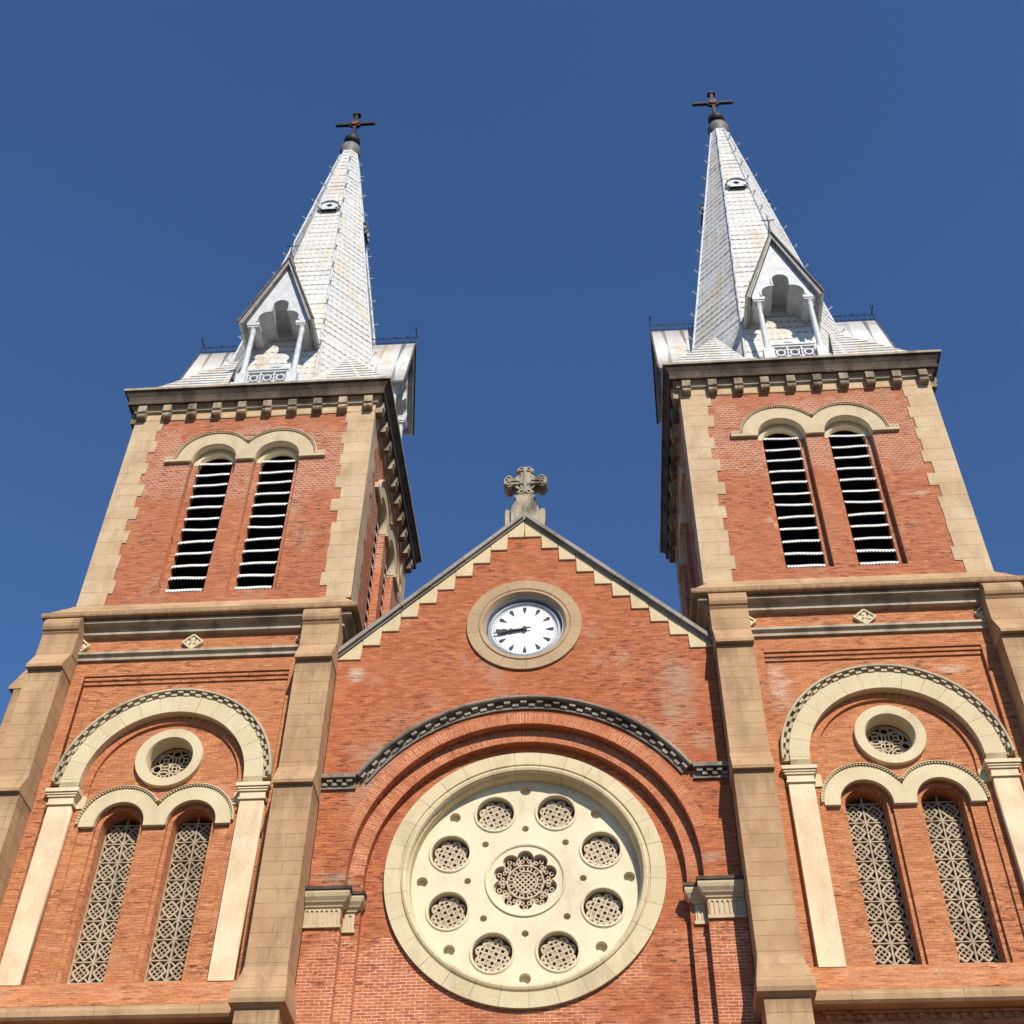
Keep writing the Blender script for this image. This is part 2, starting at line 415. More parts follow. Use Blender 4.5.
def box(bm, x0, x1, y0, y1, z0, z1, X=None):
    vs = []
    for x in (x0, x1):
        for y in (y0, y1):
            for z in (z0, z1):
                p = Vector((x, y, z))
                vs.append(bm.verts.new(X @ p if X is not None else p))
    for f in ((0, 1, 3, 2), (4, 6, 7, 5), (0, 4, 5, 1), (2, 3, 7, 6), (0, 2, 6, 4), (1, 5, 7, 3)):
        bm.faces.new([vs[i] for i in f])


def bar(bm, p, q, wd, y0, y1):
    """Flat strip from p to q in the (x, z) plane, width wd."""
    d = Vector((q[0] - p[0], q[1] - p[1]))
    L = d.length
    a = math.atan2(d.y, d.x)
    X = Matrix.Translation((p[0], 0, p[1])) @ Matrix.Rotation(-a, 4, 'Y')
    box(bm, 0, L, y0, y1, -wd / 2, wd / 2, X)


def prism_x(bm, prof, x0, x1):
    """Polygon in (y, z) pushed along x."""
    a = [bm.verts.new((x0, y, z)) for y, z in prof]
    b = [bm.verts.new((x1, y, z)) for y, z in prof]
    n = len(prof)
    bm.faces.new(a)
    bm.faces.new(b[::-1])
    for i in range(n):
        bm.faces.new((a[i], b[i], b[(i + 1) % n], a[(i + 1) % n]))


def ring(bm, cx, cz, prof, a0=0.0, a1=360.0, n=64, X=None):
    """Sweep a closed (r, y) profile round an axis parallel to y; UV: u along the arc, v across."""
    uvl = bm.loops.layers.uv.verify()
    full = abs(a1 - a0) >= 359.9
    cols = []
    steps = n if full else n + 1
    ravg = sum(p[0] for p in prof) / len(prof)
    for i in range(steps):
        a = math.radians(a0 + (a1 - a0) * i / n)
        c = []
        for r, y in prof:
            p = Vector((cx + r * math.cos(a), y, cz + r * math.sin(a)))
            c.append(bm.verts.new(X @ p if X is not None else p))
        cols.append(c)
    k = len(prof)
    acc = [0.0]
    for j in range(k):
        r0, y0 = prof[j]
        r1, y1 = prof[(j + 1) % k]
        acc.append(acc[-1] + math.hypot(r1 - r0, y1 - y0))
    for i in range(n):
        c, d = cols[i], cols[(i + 1) % steps]
        u0 = math.radians((a1 - a0) * i / n) * ravg
        u1 = math.radians((a1 - a0) * (i + 1) / n) * ravg
        for j in range(k):
            f = bm.faces.new((c[j], d[j], d[(j + 1) % k], c[(j + 1) % k]))
            for lp, uv in zip(f.loops, ((u0, acc[j]), (u1, acc[j]), (u1, acc[j + 1]), (u0, acc[j + 1]))):
                lp[uvl].uv = uv
    if not full:
        bm.faces.new(cols[0])
        bm.faces.new(cols[-1][::-1])


def lathe(bm, prof, cx, cy, n=24, a0=0.0):
    """(r, z) profile round a vertical axis."""
    rows = []
    for r, z in prof:
        rows.append([bm.verts.new((cx + r * math.cos(a0 + 2 * PI * i / n), cy + r * math.sin(a0 + 2 * PI * i / n), z)) for i in range(n)])
    for a, b in zip(rows, rows[1:]):
        for i in range(n):
            bm.faces.new((a[i], a[(i + 1) % n], b[(i + 1) % n], b[i]))
    bm.faces.new(rows[0][::-1])
    bm.faces.new(rows[-1])


def square_sweep(bm, prof, x0, x1, y0, y1):
    """Cornice: (offset, z) profile, bottom to top, mitred round a rectangle; closed underneath and above."""
    rows = []
    for o, z in prof:
        rows.append([bm.verts.new(p) for p in ((x0 - o, y0 - o, z), (x1 + o, y0 - o, z), (x1 + o, y1 + o, z), (x0 - o, y1 + o, z))])
    for a, b in zip(rows, rows[1:]):
        for i in range(4):
            bm.faces.new((a[i], a[(i + 1) % 4], b[(i + 1) % 4], b[i]))
    bm.faces.new(rows[0][::-1])
    bm.faces.new(rows[-1])


def tube(bm, p, q, r0, r1, n=8):
    p, q = Vector(p), Vector(q)
    d = q - p
    M_ = Matrix.Translation(p) @ d.to_track_quat('Z', 'Y').to_matrix().to_4x4()
    L = d.length
    a = [bm.verts.new(M_ @ Vector((r0 * math.cos(2 * PI * i / n), r0 * math.sin(2 * PI * i / n), 0))) for i in range(n)]
    b = [bm.verts.new(M_ @ Vector((r1 * math.cos(2 * PI * i / n), r1 * math.sin(2 * PI * i / n), L))) for i in range(n)]
    for i in range(n):
        bm.faces.new((a[i], a[(i + 1) % n], b[(i + 1) % n], b[i]))
    bm.faces.new(a[::-1])
    bm.faces.new(b)


def build(name, bm, mat, parent=None, loc=(0, 0, 0), rotz=0.0, smooth=False, label=None, keep_uv=True):
    bmesh.ops.recalc_face_normals(bm, faces=bm.faces)
    me = bpy.data.meshes.new(name)
    bm.to_mesh(me)
    bm.free()
    if smooth:
        me.polygons.foreach_set("use_smooth", [True] * len(me.polygons))
        me.set_sharp_from_angle(angle=math.radians(35))
    mats = mat if isinstance(mat, (list, tuple)) else [mat]
    for mm in mats:
        me.materials.append(M[mm])
    o = bpy.data.objects.new(name, me)
    COL.objects.link(o)
    o.location = loc
    o.rotation_euler = (0, 0, rotz)
    if parent is not None:
        o.parent = parent
    if label:
        o["label"] = label
    return o


def B():
    return bmesh.new()


def dup(o, loc=None, rotz=None, parent=None):
    c = o.copy()
    COL.objects.link(c)
    if loc is not None:
        c.location = loc
    if rotz is not None:
        c.rotation_euler = (0, 0, rotz)
    if parent is not None:
        c.parent = parent
    for ch in list(o.children):
        dup(ch, parent=c)
    return c


def mirror_copy(o):
    """The same piece on the left tower."""
    return dup(o, loc=(-o.location.x, o.location.y, o.location.z))


def empty(name, label, cat, loc=(0, 0, 0)):
    o = bpy.data.objects.new(name, None)
    COL.objects.link(o)
    o.location = loc
    o["label"] = label
    o["category"] = cat
    return o


# ------------------------------------------------------------------ setting
bm = B()
S = 3000
vs = [bm.verts.new(p) for p in ((-S, -S, 0), (S, -S, 0), (S, S, 0), (-S, S, 0))]
bm.faces.new(vs)
g = build("ground", bm, 'paving')
g["kind"] = "structure"

church = empty("cathedral", "red brick cathedral with two white spired bell towers and a round cream rose window", "cathedral", (0, 0, 0))

CX = 6.315      # lower tower stage axis
BX = 6.18       # belfry axis
SX = 6.04       # spire axis
TOP = []        # pieces of the right tower that get a twin on the left


def tower(name, bm, mat, loc=(CX, 0, 0), **kw):
    o = build(name, bm, mat, church, loc, **kw)
    TOP.append(o)
    return o


# ------------------------------------------------------------------ central gabled wall
GZ, GX = 20.45, 3.47        # coping apex, half width
ZC = 12.70                  # rose centre
ZG = 12.55                  # centre of the brick arch orders


def gable_half(x):
    return GZ - 0.985 * abs(x)


bm = B()
outer = [(-GX, 0.0), (-GX, gable_half(GX)), (0, GZ), (GX, gable_half(GX)), (GX, 0.0)]
gate = [(-2.88, 0.02), (2.88, 0.02)] + arc(0, ZG, 2.88, 0, 180, 64)
plate(bm, [outer, gate, circle(0, 17.70, 0.80, 48)], 0.0, 0.22)
plate(bm, [[(-GX, 0.03), (-GX, 17.2), (-2.5, 17.4), (0, 20.0), (2.5, 17.4), (GX, 17.2), (GX, 0.03)],
           [(-2.62, 0.05), (2.62, 0.05)] + arc(0, ZG, 2.62, 0, 180, 64), circle(0, 17.70, 0.86, 48)], 0.185, 0.40)
plate(bm, [rect(-3.0, 3.0, 0.04, 15.8), circle(0, ZC, 2.0, 64)], 0.35, 0.60)
build("gable_wall", bm, 'brick_gable', church)

# brick voussoir orders round the rose, radial courses
bm = B()
ring(bm, 0, ZG, [(2.885, -0.004), (2.885, 0.10), (3.10, 0.10), (3.10, -0.004)], 14, 166, 96)
ring(bm, 0, ZG, [(2.625, 0.180), (2.625, 0.30), (2.874, 0.30), (2.874, 0.180)], 2, 178, 96)
build("brick_arch", bm, 'brick_arch', church)

# back of the gable so the parapet has depth, and the nave roof behind it
bm = B()
plate(bm, [[(-3.4, 17.0), (0, 20.35), (3.4, 17.0)], circle(0, 17.70, 0.0001, 3)][:1], 0.46, 0.62)
prism = [(-9.0, 0.0), (-9.0, 12.0), (0, 18.9), (9.0, 12.0), (9.0, 0.0)]
plate(bm, [prism], 6.2, 48.0)
plate(bm, [[(-3.3, 0.0), (-3.3, 16.2), (0, 18.9), (3.3, 16.2), (3.3, 0.0)]], 0.75, 6.1)
build("nave_roof", bm, 'roof_tile', church)

# stepped cream stones under the coping
bm = B()
for sgn in (-1, 1):
    for k in range(9):
        x0, x1 = 0.338 * k, 0.338 * (k + 1)
        zt0, zt1 = gable_half(x0) - 0.004, gable_half(x1) - 0.004
        zb = 19.98 - 0.3335 * k
        if k == 0:
            x0 = 0.002
        j = random.uniform(-0.006, 0.006)
        pts = [(sgn * (x0 + .003), zb), (sgn * (x1 + j), zb), (sgn * (x1 + j), zt1), (sgn * (x0 + .003), zt0)]
        plate(bm, [pts], -0.035 + j, 0.05, bevel=0.008)
    pts = [(sgn * 3.045, 16.99), (sgn * GX, 16.99), (sgn * GX, gable_half(GX) - .004), (sgn * 3.045, gable_half(3.045) - .004)]
    plate(bm, [pts], -0.033, 0.05, bevel=0.008)
build("gable_steps", bm, 'step', church)

# sloping coping slabs
bm = B()
ang = math.atan(0.985)
for sgn in (-1, 1):
    L = (GX + 0.02) / math.cos(ang)
    nseg = 6
    for i in range(nseg):
        a, b_ = i * L / nseg + (0.0 if i else -0.0), (i + 1) * L / nseg - 0.008
        X = Matrix.Translation((0, 0, GZ)) @ (Matrix.Rotation(ang, 4, 'Y') if sgn > 0 else Matrix.Rotation(PI - ang, 4, 'Y'))
        dz = random.uniform(-0.004, 0.004)
        s0 = 1 if sgn > 0 else -1
        lo, hi = (0.03 + dz, 0.105 + dz)
        box(bm, a, b_, -0.14 + dz, 0.60, min(s0 * lo, s0 * hi), max(s0 * lo, s0 * hi), X)
        box(bm, a, b_, -0.08 + dz, 0.56, min(s0 * -0.005, s0 * 0.028), max(s0 * -0.005, s0 * 0.028), X)
build("gable_coping", bm, 'coping', church)

# stone cross on the apex
cross = None
bm = B()
yc = 0.24
plate(bm, [[(-.29, 20.40), (.29, 20.40), (.29, 20.82), (.235, 20.98), (.185, 21.08), (.185, 21.16), (-.185, 21.16), (-.185, 21.08), (-.235, 20.98), (-.29, 20.82)]], -0.02, 0.50, bevel=0.012)
box(bm, -0.215, 0.215, 0.00, 0.48, 21.162, 21.23)
box(bm, -0.15, 0.15, 0.06, 0.44, 21.232, 21.32)
for sgn in (-1, 1):
    plate(bm, [[(sgn * .27, 20.36), (sgn * .41, 20.22), (sgn * .42, 20.80), (sgn * .40, 20.88), (sgn * .35, 20.89), (sgn * .315, 20.86), (sgn * .29, 20.82), (sgn * .27, 20.80)]], 0.06, 0.42, bevel=0.015)


def lobed(cx, cz, dx, dz, w0, L):
    """One arm of the cross with a trefoil end."""
    px, pz = -dz, dx
    pts = []
    for t_, s_ in ((0.0, w0), (L * .52, w0), (L * .60, w0 + .015), (L * .66, w0 + .065), (L * .76, w0 + .085), (L * .85, w0 + .06),
                   (L * .91, w0 + .01), (L * .985, w0 - .02), (L, w0 - .06)):
        pts.append((t_, s_))
    full = pts + [(t_, -s_) for t_, s_ in reversed(pts)]
    return [(cx + t_ * dx + s_ * px, cz + t_ * dz + s_ * pz) for t_, s_ in full]


for dx, dz, L in ((1, 0, .46), (-1, 0, .46), (0, 1, .43), (0, -1, .46)):
    o_ = 0.0 if dx else 0.003
    plate(bm, [lobed(0, 21.77, dx, dz, 0.105, L)], 0.10 + o_, 0.40 + o_, bevel=0.012)
    bar(bm, (dx * .10, 21.77 + dz * .10), (dx * (L - .10), 21.77 + dz * (L - .10)), 0.055, 0.075, 0.12)
    for sg in (-1, 1):
        t_ = L * .77
        px, pz = -dz, dx
        ring(bm, t_ * dx + sg * .075 * px, 21.77 + t_ * dz + sg * .075 * pz, [(0.035, 0.10), (0.035, 0.072), (0.06, 0.072), (0.06, 0.10)], n=12)
plate(bm, [circle(0, 21.77, .145, 20)], 0.08, 0.42, bevel=.01)
for sx_, sz_ in ((1, 1), (1, -1), (-1, 1), (-1, -1)):
    bar(bm, (sx_ * .10, 21.77 + sz_ * .22), (sx_ * .22, 21.77 + sz_ * .10), 0.05, 0.14, 0.34)
build("stone_cross", bm, 'cross_stone', church)

# clock recess ring
bm = B()
ring(bm, 0, 17.70, [(0.745, 0.32), (0.745, 0.02), (0.80, -0.055), (0.845, -0.055), (0.865, -0.03), (0.885, -0.05), (1.085, -0.05), (1.085, 0.10), (0.9, 0.32)], n=72)
build("clock_surround", bm, 'clock_ring', church, smooth=True)
bm = B()
plate(bm, [circle(0, 17.70, 0.86, 40)], 0.30, 0.45)
build("clock_recess", bm, 'void', church)

# hood mould over the great arch
HR, HZ = 3.44, 12.52
ah = math.degrees(math.acos(2.88 / HR))
bm = B()
ring(bm, 0, HZ, [(HR - .02, 0.05), (HR, -0.13), (HR - .055, -0.16), (HR - .075, -0.14), (HR - .085, 0.05)], ah, 180 - ah, 96)
ring(bm, 0, HZ, [(HR - .09, 0.05), (HR - .09, -0.012), (HR - .205, -0.012), (HR - .205, 0.05)], ah, 180 - ah, 96)
ring(bm, 0, HZ, [(HR - .208, 0.05), (HR - .208, -0.05), (HR - .235, -0.045), (HR - .235, 0.05)], ah, 180 - ah, 96)
for sgn in (-1, 1):
    xa, xb = sorted((sgn * 2.87, sgn * 3.47))
    box(bm, xa, xb, -0.15, 0.05, 14.335, 14.41)
    box(bm, xa, xb, -0.028, 0.05, 14.20, 14.33)
    box(bm, xa, xb, -0.05, 0.05, 14.16, 14.195)
build("hood_mould", bm, 'hood', church)
bm = B()
nb = 23
for i in range(nb):
    a = ah + 1.2 + (180 - 2 * ah - 2.4) * i / (nb - 1)
    ring(bm, 0, HZ, [(HR - .092, -0.008), (HR - .092, -0.105), (HR - .143, -0.105), (HR - .143, -0.008)], a - .95, a + .95, 3)
    if i < nb - 1:
        b_ = a + 0.5 * (180 - 2 * ah - 2.4) / (nb - 1)
        ring(bm, 0, HZ, [(HR - .150, -0.008), (HR - .150, -0.075), (HR - .200, -0.075), (HR - .200, -0.008)], b_ - .95, b_ + .95, 3)
build("billet_moulding", bm, 'billet', church)
for sgn in (-1, 1):
    bm = B()
    for k in range(3):
        xm = sgn * (2.98 + .17 * k)
        box(bm, xm - .05, xm + .05, -0.11, -0.024, 14.27, 14.33)
        box(bm, xm + sgn * .085 - .045, xm + sgn * .085 + .045, -0.08, -0.024, 14.21, 14.265)
    build("billet_moulding", bm, 'billet', church)


# impost capitals beside the rose
def impost(x0, x1, yf, sgn):
    """Block with dark abacus, cavetto and fluted frieze on a wall face at yf; x0 = inner end (towards the rose)."""
    bm_ = B()
    q = [(yf - .165, 12.20), (yf - .17, 12.16), (yf - .15, 12.10), (yf - .11, 12.05), (yf - .10, 12.03), (yf - .055, 11.99), (yf - .05, 11.97), (yf - .02, 11.955),
         (yf - .02, 11.68), (yf - .045, 11.675), (yf - .045, 11.62), (yf + .1, 11.61)]
    # returned end towards the rose: sweep by stacking slabs with the same overhangs
    for (ya, za), (yb, zb) in zip(q[:-1], q[1:]):
        oa, ob = yf - ya, yf - yb
        if abs(za - zb) < 1e-4:
            continue
        e0a, e0b = x0 + sgn * -1 * (oa), x0 + sgn * -1 * (ob)
        va = [bm_.verts.new(p) for p in ((e0a, ya, za), (x1, ya, za), (x1, yf + .1, za), (e0a, yf + .1, za))]
        vb = [bm_.verts.new(p) for p in ((e0b, yb, zb), (x1, yb, zb), (x1, yf + .1, zb), (e0b, yf + .1, zb))]
        for i in range(4):
            bm_.faces.new((va[i], va[(i + 1) % 4], vb[(i + 1) % 4], vb[i]))
        bm_.faces.new(va)
        bm_.faces.new(vb[::-1])
    n = max(2, int(abs(x1 - x0) / .072))
    for i in range(n):
        xm = x0 + (x1 - x0) * (i + .5) / n
        ring(bm_, xm, 11.90, [(0.014, yf - .015), (0.014, yf - .041), (0.031, yf - .041), (0.031, yf - .015)], 0, 180, 8)
        for e in (-.031, .031):
            box(bm_, xm + e - (.008 if e > 0 else 0.008), xm + e + .008, yf - .039, yf - .015, 11.685, 11.90)
    return bm_


for sgn in (-1, 1):
    o = build("impost", impost(sgn * 2.92, sgn * 3.47, 0.0, sgn), ['impost'], church)
    bmq = B()
    box(bmq, *sorted((sgn * 2.735, sgn * 3.47)), -0.19, 0.06, 12.205, 12.262)
    build("abacus", bmq, 'soot', o)
    o2 = build("impost", impost(sgn * 2.72, sgn * 2.93, 0.185, sgn), ['impost'], church)
    bmq = B()
    box(bmq, *sorted((sgn * 2.535, sgn * 2.732)), -0.005, 0.2, 12.205, 12.258)
    build("abacus", bmq, 'soot', o2)

# ------------------------------------------------------------------ rose window
bm = B()
YP = 0.56
outl = [circle(0, ZC, 2.02, 96)]
for k in range(8):
    a = math.radians(22.5 + 45 * k)
    outl.append(circle(1.365 * math.cos(a), ZC + 1.365 * math.sin(a), 0.325, 40))
    a = math.radians(45 * k)
    outl.append(circle(0.955 * math.cos(a), ZC + 0.955 * math.sin(a), 0.058, 16))
    outl.append(circle(1.71 * math.cos(a), ZC + 1.71 * math.sin(a), 0.095, 20))


def foil(cx, cz, R, rl, n, off=90.0, sub=10):
    """Scalloped outline with n round lobes."""
    pts = []
    half = math.degrees(PI / n)
    # lobe circles centred on radius R; neighbours meet at angle +-half
    d = R * math.cos(math.radians(half))
    h_ = R * math.sin(math.radians(half))
    k_ = math.sqrt(max(rl * rl - h_ * h_, 0))
    pr = d + k_                         # radius of cusp
    for i in range(n):
        a = math.radians(off + 360.0 * i / n)
        c = (cx + R * math.cos(a), cz + R * math.sin(a))
        a0 = a - math.radians(half)
        cusp = (cx + pr * math.cos(a0), cz + pr * math.sin(a0))
        s0 = math.atan2(cusp[1] - c[1], cusp[0] - c[0])
        rel = (s0 - a + PI) % (2 * PI) - PI
        for j in range(sub):
            t_ = a + rel + (-2 * rel) * j / sub
            pts.append((c[0] + rl * math.cos(t_), c[1] + rl * math.sin(t_)))
    return pts


outl.append(foil(0, ZC, 0.405, 0.135, 10))
plate(bm, outl, YP, YP + 0.16)
rose = build("rose_window", bm, 'rose', church)
# raised rims
bm = B()
for k in range(8):
    a = math.radians(22.5 + 45 * k)
    cx_, cz_ = 1.365 * math.cos(a), ZC + 1.365 * math.sin(a)
    ring(bm, cx_, cz_, [(0.318, YP + .02), (0.325, YP - .022), (0.350, YP - .028), (0.368, YP - .012), (0.372, YP + .02)], n=40)
ring(bm, 0, ZC, [(0.615, YP + .02), (0.620, YP - .016), (0.640, YP - .03), (0.662, YP - .03), (0.672, YP - .012), (0.675, YP + .02)], n=64)
build("roundel_rim", bm, 'rose', rose, smooth=True)
# outer voussoir ring with roll
bm = B()
ring(bm, 0, ZC, [(2.305, 0.45), (2.305, 0.275), (2.06, 0.27), (2.05, 0.30), (2.035, 0.30), (2.02, 0.265), (1.985, 0.25), (1.945, 0.265), (1.925, 0.31), (1.935, 0.36), (1.90, 0.40), (1.885, 0.58), (2.1, 0.58)], n=120)
build("rose_ring", bm, 'rose_ring', rose, smooth=True)


def roundel_lace(R):
    """Octofoil filigree: lobed rim, woven lattice, small rings in the lobes."""
    bm_ = B()
    plate(bm_, [foil(0, 0, R * .77, R * .325, 8), circle(0, 0, R * .80, 40)] + [circle(R * .945 * math.cos(math.radians(90 + 45 * k)), R * .945 * math.sin(math.radians(90 + 45 * k)), R * .07, 8) for k in range(8)], 0.0, 0.05)
    p_ = R * .30
    for i in (-2, -1, 0, 1, 2):
        c = i * p_
        h_ = math.sqrt((R * .84) ** 2 - c * c)
        bar(bm_, (-h_, c), (h_, c), R * .10, .004, .046)
        bar(bm_, (c, -h_), (c, h_), R * .10, .007, .043)
    for i in range(-3, 3):
        for j in range(-3, 3):
            px, pz = (i + .5) * p_, (j + .5) * p_
            if math.hypot(px, pz) < R * .72 and (i + j) % 2:
                s_ = p_ * .5
                bar(bm_, (px - s_, pz - s_), (px + s_, pz + s_), R * .05, .010, .040)
                bar(bm_, (px - s_, pz + s_), (px + s_, pz - s_), R * .05, .012, .038)
    return bm_


def lace(R, n_l, pitch, wd, y0, y1):
    """Lobed stone filigree filling a roundel, centred at the origin of the (x, z) plane."""
    bm_ = B()
    o_ = foil(0, 0, R * .80, R * .20 * 1.62, n_l)
    i_ = foil(0, 0, R * .79, R * .20 * 1.10, n_l)
    plate(bm_, [o_, i_], y0, y1)
    nn = int(R * .98 / pitch)
    for i in range(-nn, nn + 1):
        for d_ in (0, 1):
            c = i * pitch
            if abs(c) > R * .80:
                continue
            h_ = math.sqrt((R * .86) ** 2 - c * c)
            if d_ == 0:
                bar(bm_, (-h_, c), (h_, c), wd, y0 + .004, y1 - .006)
            else:
                bar(bm_, (c, -h_), (c, h_), wd, y0 + .007, y1 - .009)
    # little pierced squares
    for i in range(-nn, nn):
        for j in range(-nn, nn):
            px, pz = (i + .5) * pitch, (j + .5) * pitch
            if math.hypot(px, pz) < R * .88 and (i + j) % 2 == 0:
                s_ = pitch * .40
                bar(bm_, (px - s_, pz), (px, pz + s_), wd * .7, y0 + .01, y1 - .012)
                bar(bm_, (px, pz + s_), (px + s_, pz), wd * .7, y0 + .011, y1 - .013)
                bar(bm_, (px + s_, pz), (px, pz - s_), wd * .7, y0 + .012, y1 - .014)
                bar(bm_, (px, pz - s_), (px - s_, pz), wd * .7, y0 + .013, y1 - .015)
    return bm_


first = None
for k in range(8):
    a = 22.5 + 45 * k
    p = (1.365 * math.cos(math.radians(a)), 0.66, ZC + 1.365 * math.sin(math.radians(a)))
    if first is None:
        first = build("roundel_tracery", roundel_lace(0.272), 'rose_lace', rose, p)
        o = first
    else:
        o = dup(first, loc=p)
    o.rotation_euler = (0, math.radians(-(a - 90) + 0), 0)
# central filigree: lobed band, ring of eyelets, circle, diamond lattice
bm = B()
plate(bm, [foil(0, 0, 0.412, 0.144, 10), foil(0, 0, 0.412, 0.106, 10)], 0, 0.05)
ring(bm, 0, 0, [(0.288, 0.05), (0.288, -0.01), (0.312, -0.01), (0.312, 0.05)], n=48)
ring(bm, 0, 0, [(0.185, 0.05), (0.185, -0.006), (0.205, -0.006), (0.205, 0.05)], n=40)
for i in range(12):
    a = math.radians(15 + 30 * i)
    ring(bm, .247 * math.cos(a), .247 * math.sin(a), [(.026, .045), (.026, .003), (.045, .003), (.045, .045)], n=12)
for i in range(10):
    a = math.radians(90 + 36 * i)
    c_, s_ = math.cos(a), math.sin(a)
    for (rr_, da, r0_) in ((.455, 0, .042), (.385, 8.5, .036), (.385, -8.5, .036), (.345, 18, .030)):
        a2 = a + math.radians(da)
        ring(bm, rr_ * math.cos(a2), rr_ * math.sin(a2), [(r0_ - .018, 0.045), (r0_ - .018, 0.002), (r0_, 0.002), (r0_, 0.045)], n=12)
    for da in (-14.5, 14.5):
        a2 = a + math.radians(da)
        bar(bm, (0.31 * math.cos(a2), 0.31 * math.sin(a2)), (0.43 * math.cos(a2), 0.43 * math.sin(a2)), 0.022, 0.004, 0.044)
for i in range(-2, 3):
    c = i * 0.066
    h_ = math.sqrt(.188 ** 2 - c * c)
    ca = math.sqrt(.5)
    p, q_ = ((c - h_) * ca, (c + h_) * ca), ((c + h_) * ca, (c - h_) * ca)
    bar(bm, p, q_, 0.024, 0.002 * (i + 4) + .0003, 0.042)
    bar(bm, (-p[0], p[1]), (-q_[0], q_[1]), 0.024, 0.002 * (i + 4) + .0011, 0.042)
build("centre_tracery", bm, 'rose_lace', rose, (0, 0.64, ZC))
bm = B()
plate(bm, [circle(0, ZC, 2.0, 64)], 0.80, 0.86)
build("glazing", bm, 'glass_dark', rose)
bh0 = None
for k in range(8):
    for rr, hr in ((0.955, .09), (1.71, .115)):
        a = math.radians(45 * k)
        p = (rr * math.cos(a), YP, ZC + rr * math.sin(a))
        if bh0 is None:
            bm = B()
            plate(bm, [circle(0, 0, .12, 20)], .115, .155)
            bh0 = build("blind_hole", bm, 'rose', rose, p)
        else:
            dup(bh0, loc=p)

# ------------------------------------------------------------------ tower, lower stage (local frame: x from tower axis)
HW = 2.835
YB = 5.6
PT = 16.68                        # panel head
bm = B()
PW = 1.945
fw = rect(-HW, HW, 0.0, 18.55)
plate(bm, [fw, rect(-PW, PW, 10.80, PT + 0.16), rect(-PW, PW, 0.5, 9.9)], 0.0, 0.12)
for i, (z0, z1, y) in enumerate(((PT + .08, PT + .165, 0.032), (PT, PT + .078, 0.062))):
    box(bm, -PW + .002, PW - .002, y, 0.125, z0, z1)
# panel face, arch order and tympanum
ZA = 14.48
plate(bm, [rect(-PW - .1, PW + .1, 10.5, PT + 0.4), archway(0, ZA, 1.47, 10.62, 48)], 0.095, 0.20)
plate(bm, [rect(-PW - .1, PW + .1, 10.45, PT + 0.3), archway(0, ZA, 1.31, 10.61, 48)], 0.13, 0.25)
WX, WR = 0.625, 0.42
WZ = 13.70
plate(bm, [rect(-1.6, 1.6, 10.4, 16.2), circle(0, 15.03, 0.45, 40), archway(-WX, WZ, WR, 10.86, 28), archway(WX, WZ, WR, 10.86, 28)], 0.18, 0.245)
plate(bm, [rect(-1.6, 1.6, 10.4, 16.2), circle(0, 15.03, 0.45, 40), archway(-WX, WZ, 0.345, 10.87, 28), archway(WX, WZ, 0.345, 10.87, 28)], 0.242, 0.66)
# lower storey, dentil shadow band
plate(bm, [rect(-PW, PW, 0.0, 9.95)], 0.07, 0.2)
# sides and back
plate(bm, [rect(0.12, YB, 0.0, 18.55)], 0.0, 0.2, Matrix.Translation((HW, 0, 0)) @ Matrix.Rotation(PI / 2, 4, 'Z'))
plate(bm, [rect(-YB, -0.12, 0.0, 18.55)], 0.0, 0.2, Matrix.Translation((-HW, 0, 0)) @ Matrix.Rotation(-PI / 2, 4, 'Z'))
plate(bm, [rect(-HW + .2, HW - .2, 0.0, 18.55)], YB - .2, YB)
tower("tower_wall", bm, 'brick_tower')

# radial brick order inside the white arch
bm = B()
ring(bm, 0, ZA, [(1.312, 0.30), (1.312, 0.124), (1.466, 0.124), (1.466, 0.30)], 0, 180, 64)
tower("brick_arch", bm, 'brick_tower_arch')

# sill: brick weathering course on a stone band
bm = B()
prism_x(bm, [(0.30, 10.86), (-0.01, 10.80), (-0.265, 10.345), (-0.265, 10.322), (0.1, 10.322), (0.1, 10.5), (0.30, 10.6)], -2.16, 2.16)
tower("sill_slope", bm, 'brick_tower')
bm = B()
prism_x(bm, [(-0.27, 10.318), (-0.30, 10.29), (-0.315, 10.23), (-0.31, 10.15), (-0.27, 10.11), (0.1, 10.11), (0.1, 10.318)], -2.16, 2.16)
o = tower("sill_band", bm, 'tan')
bm = B()
x = -1.90
while x < 1.9:
    box(bm, x, x + .075, -0.035, 0.1, 9.975, 10.055)
    x += .15
box(bm, -1.94, 1.94, -0.05, 0.1, 10.06, 10.105)
build("dentil_course", bm, 'brick_tower', o)

# buttresses
ZT = 17.66


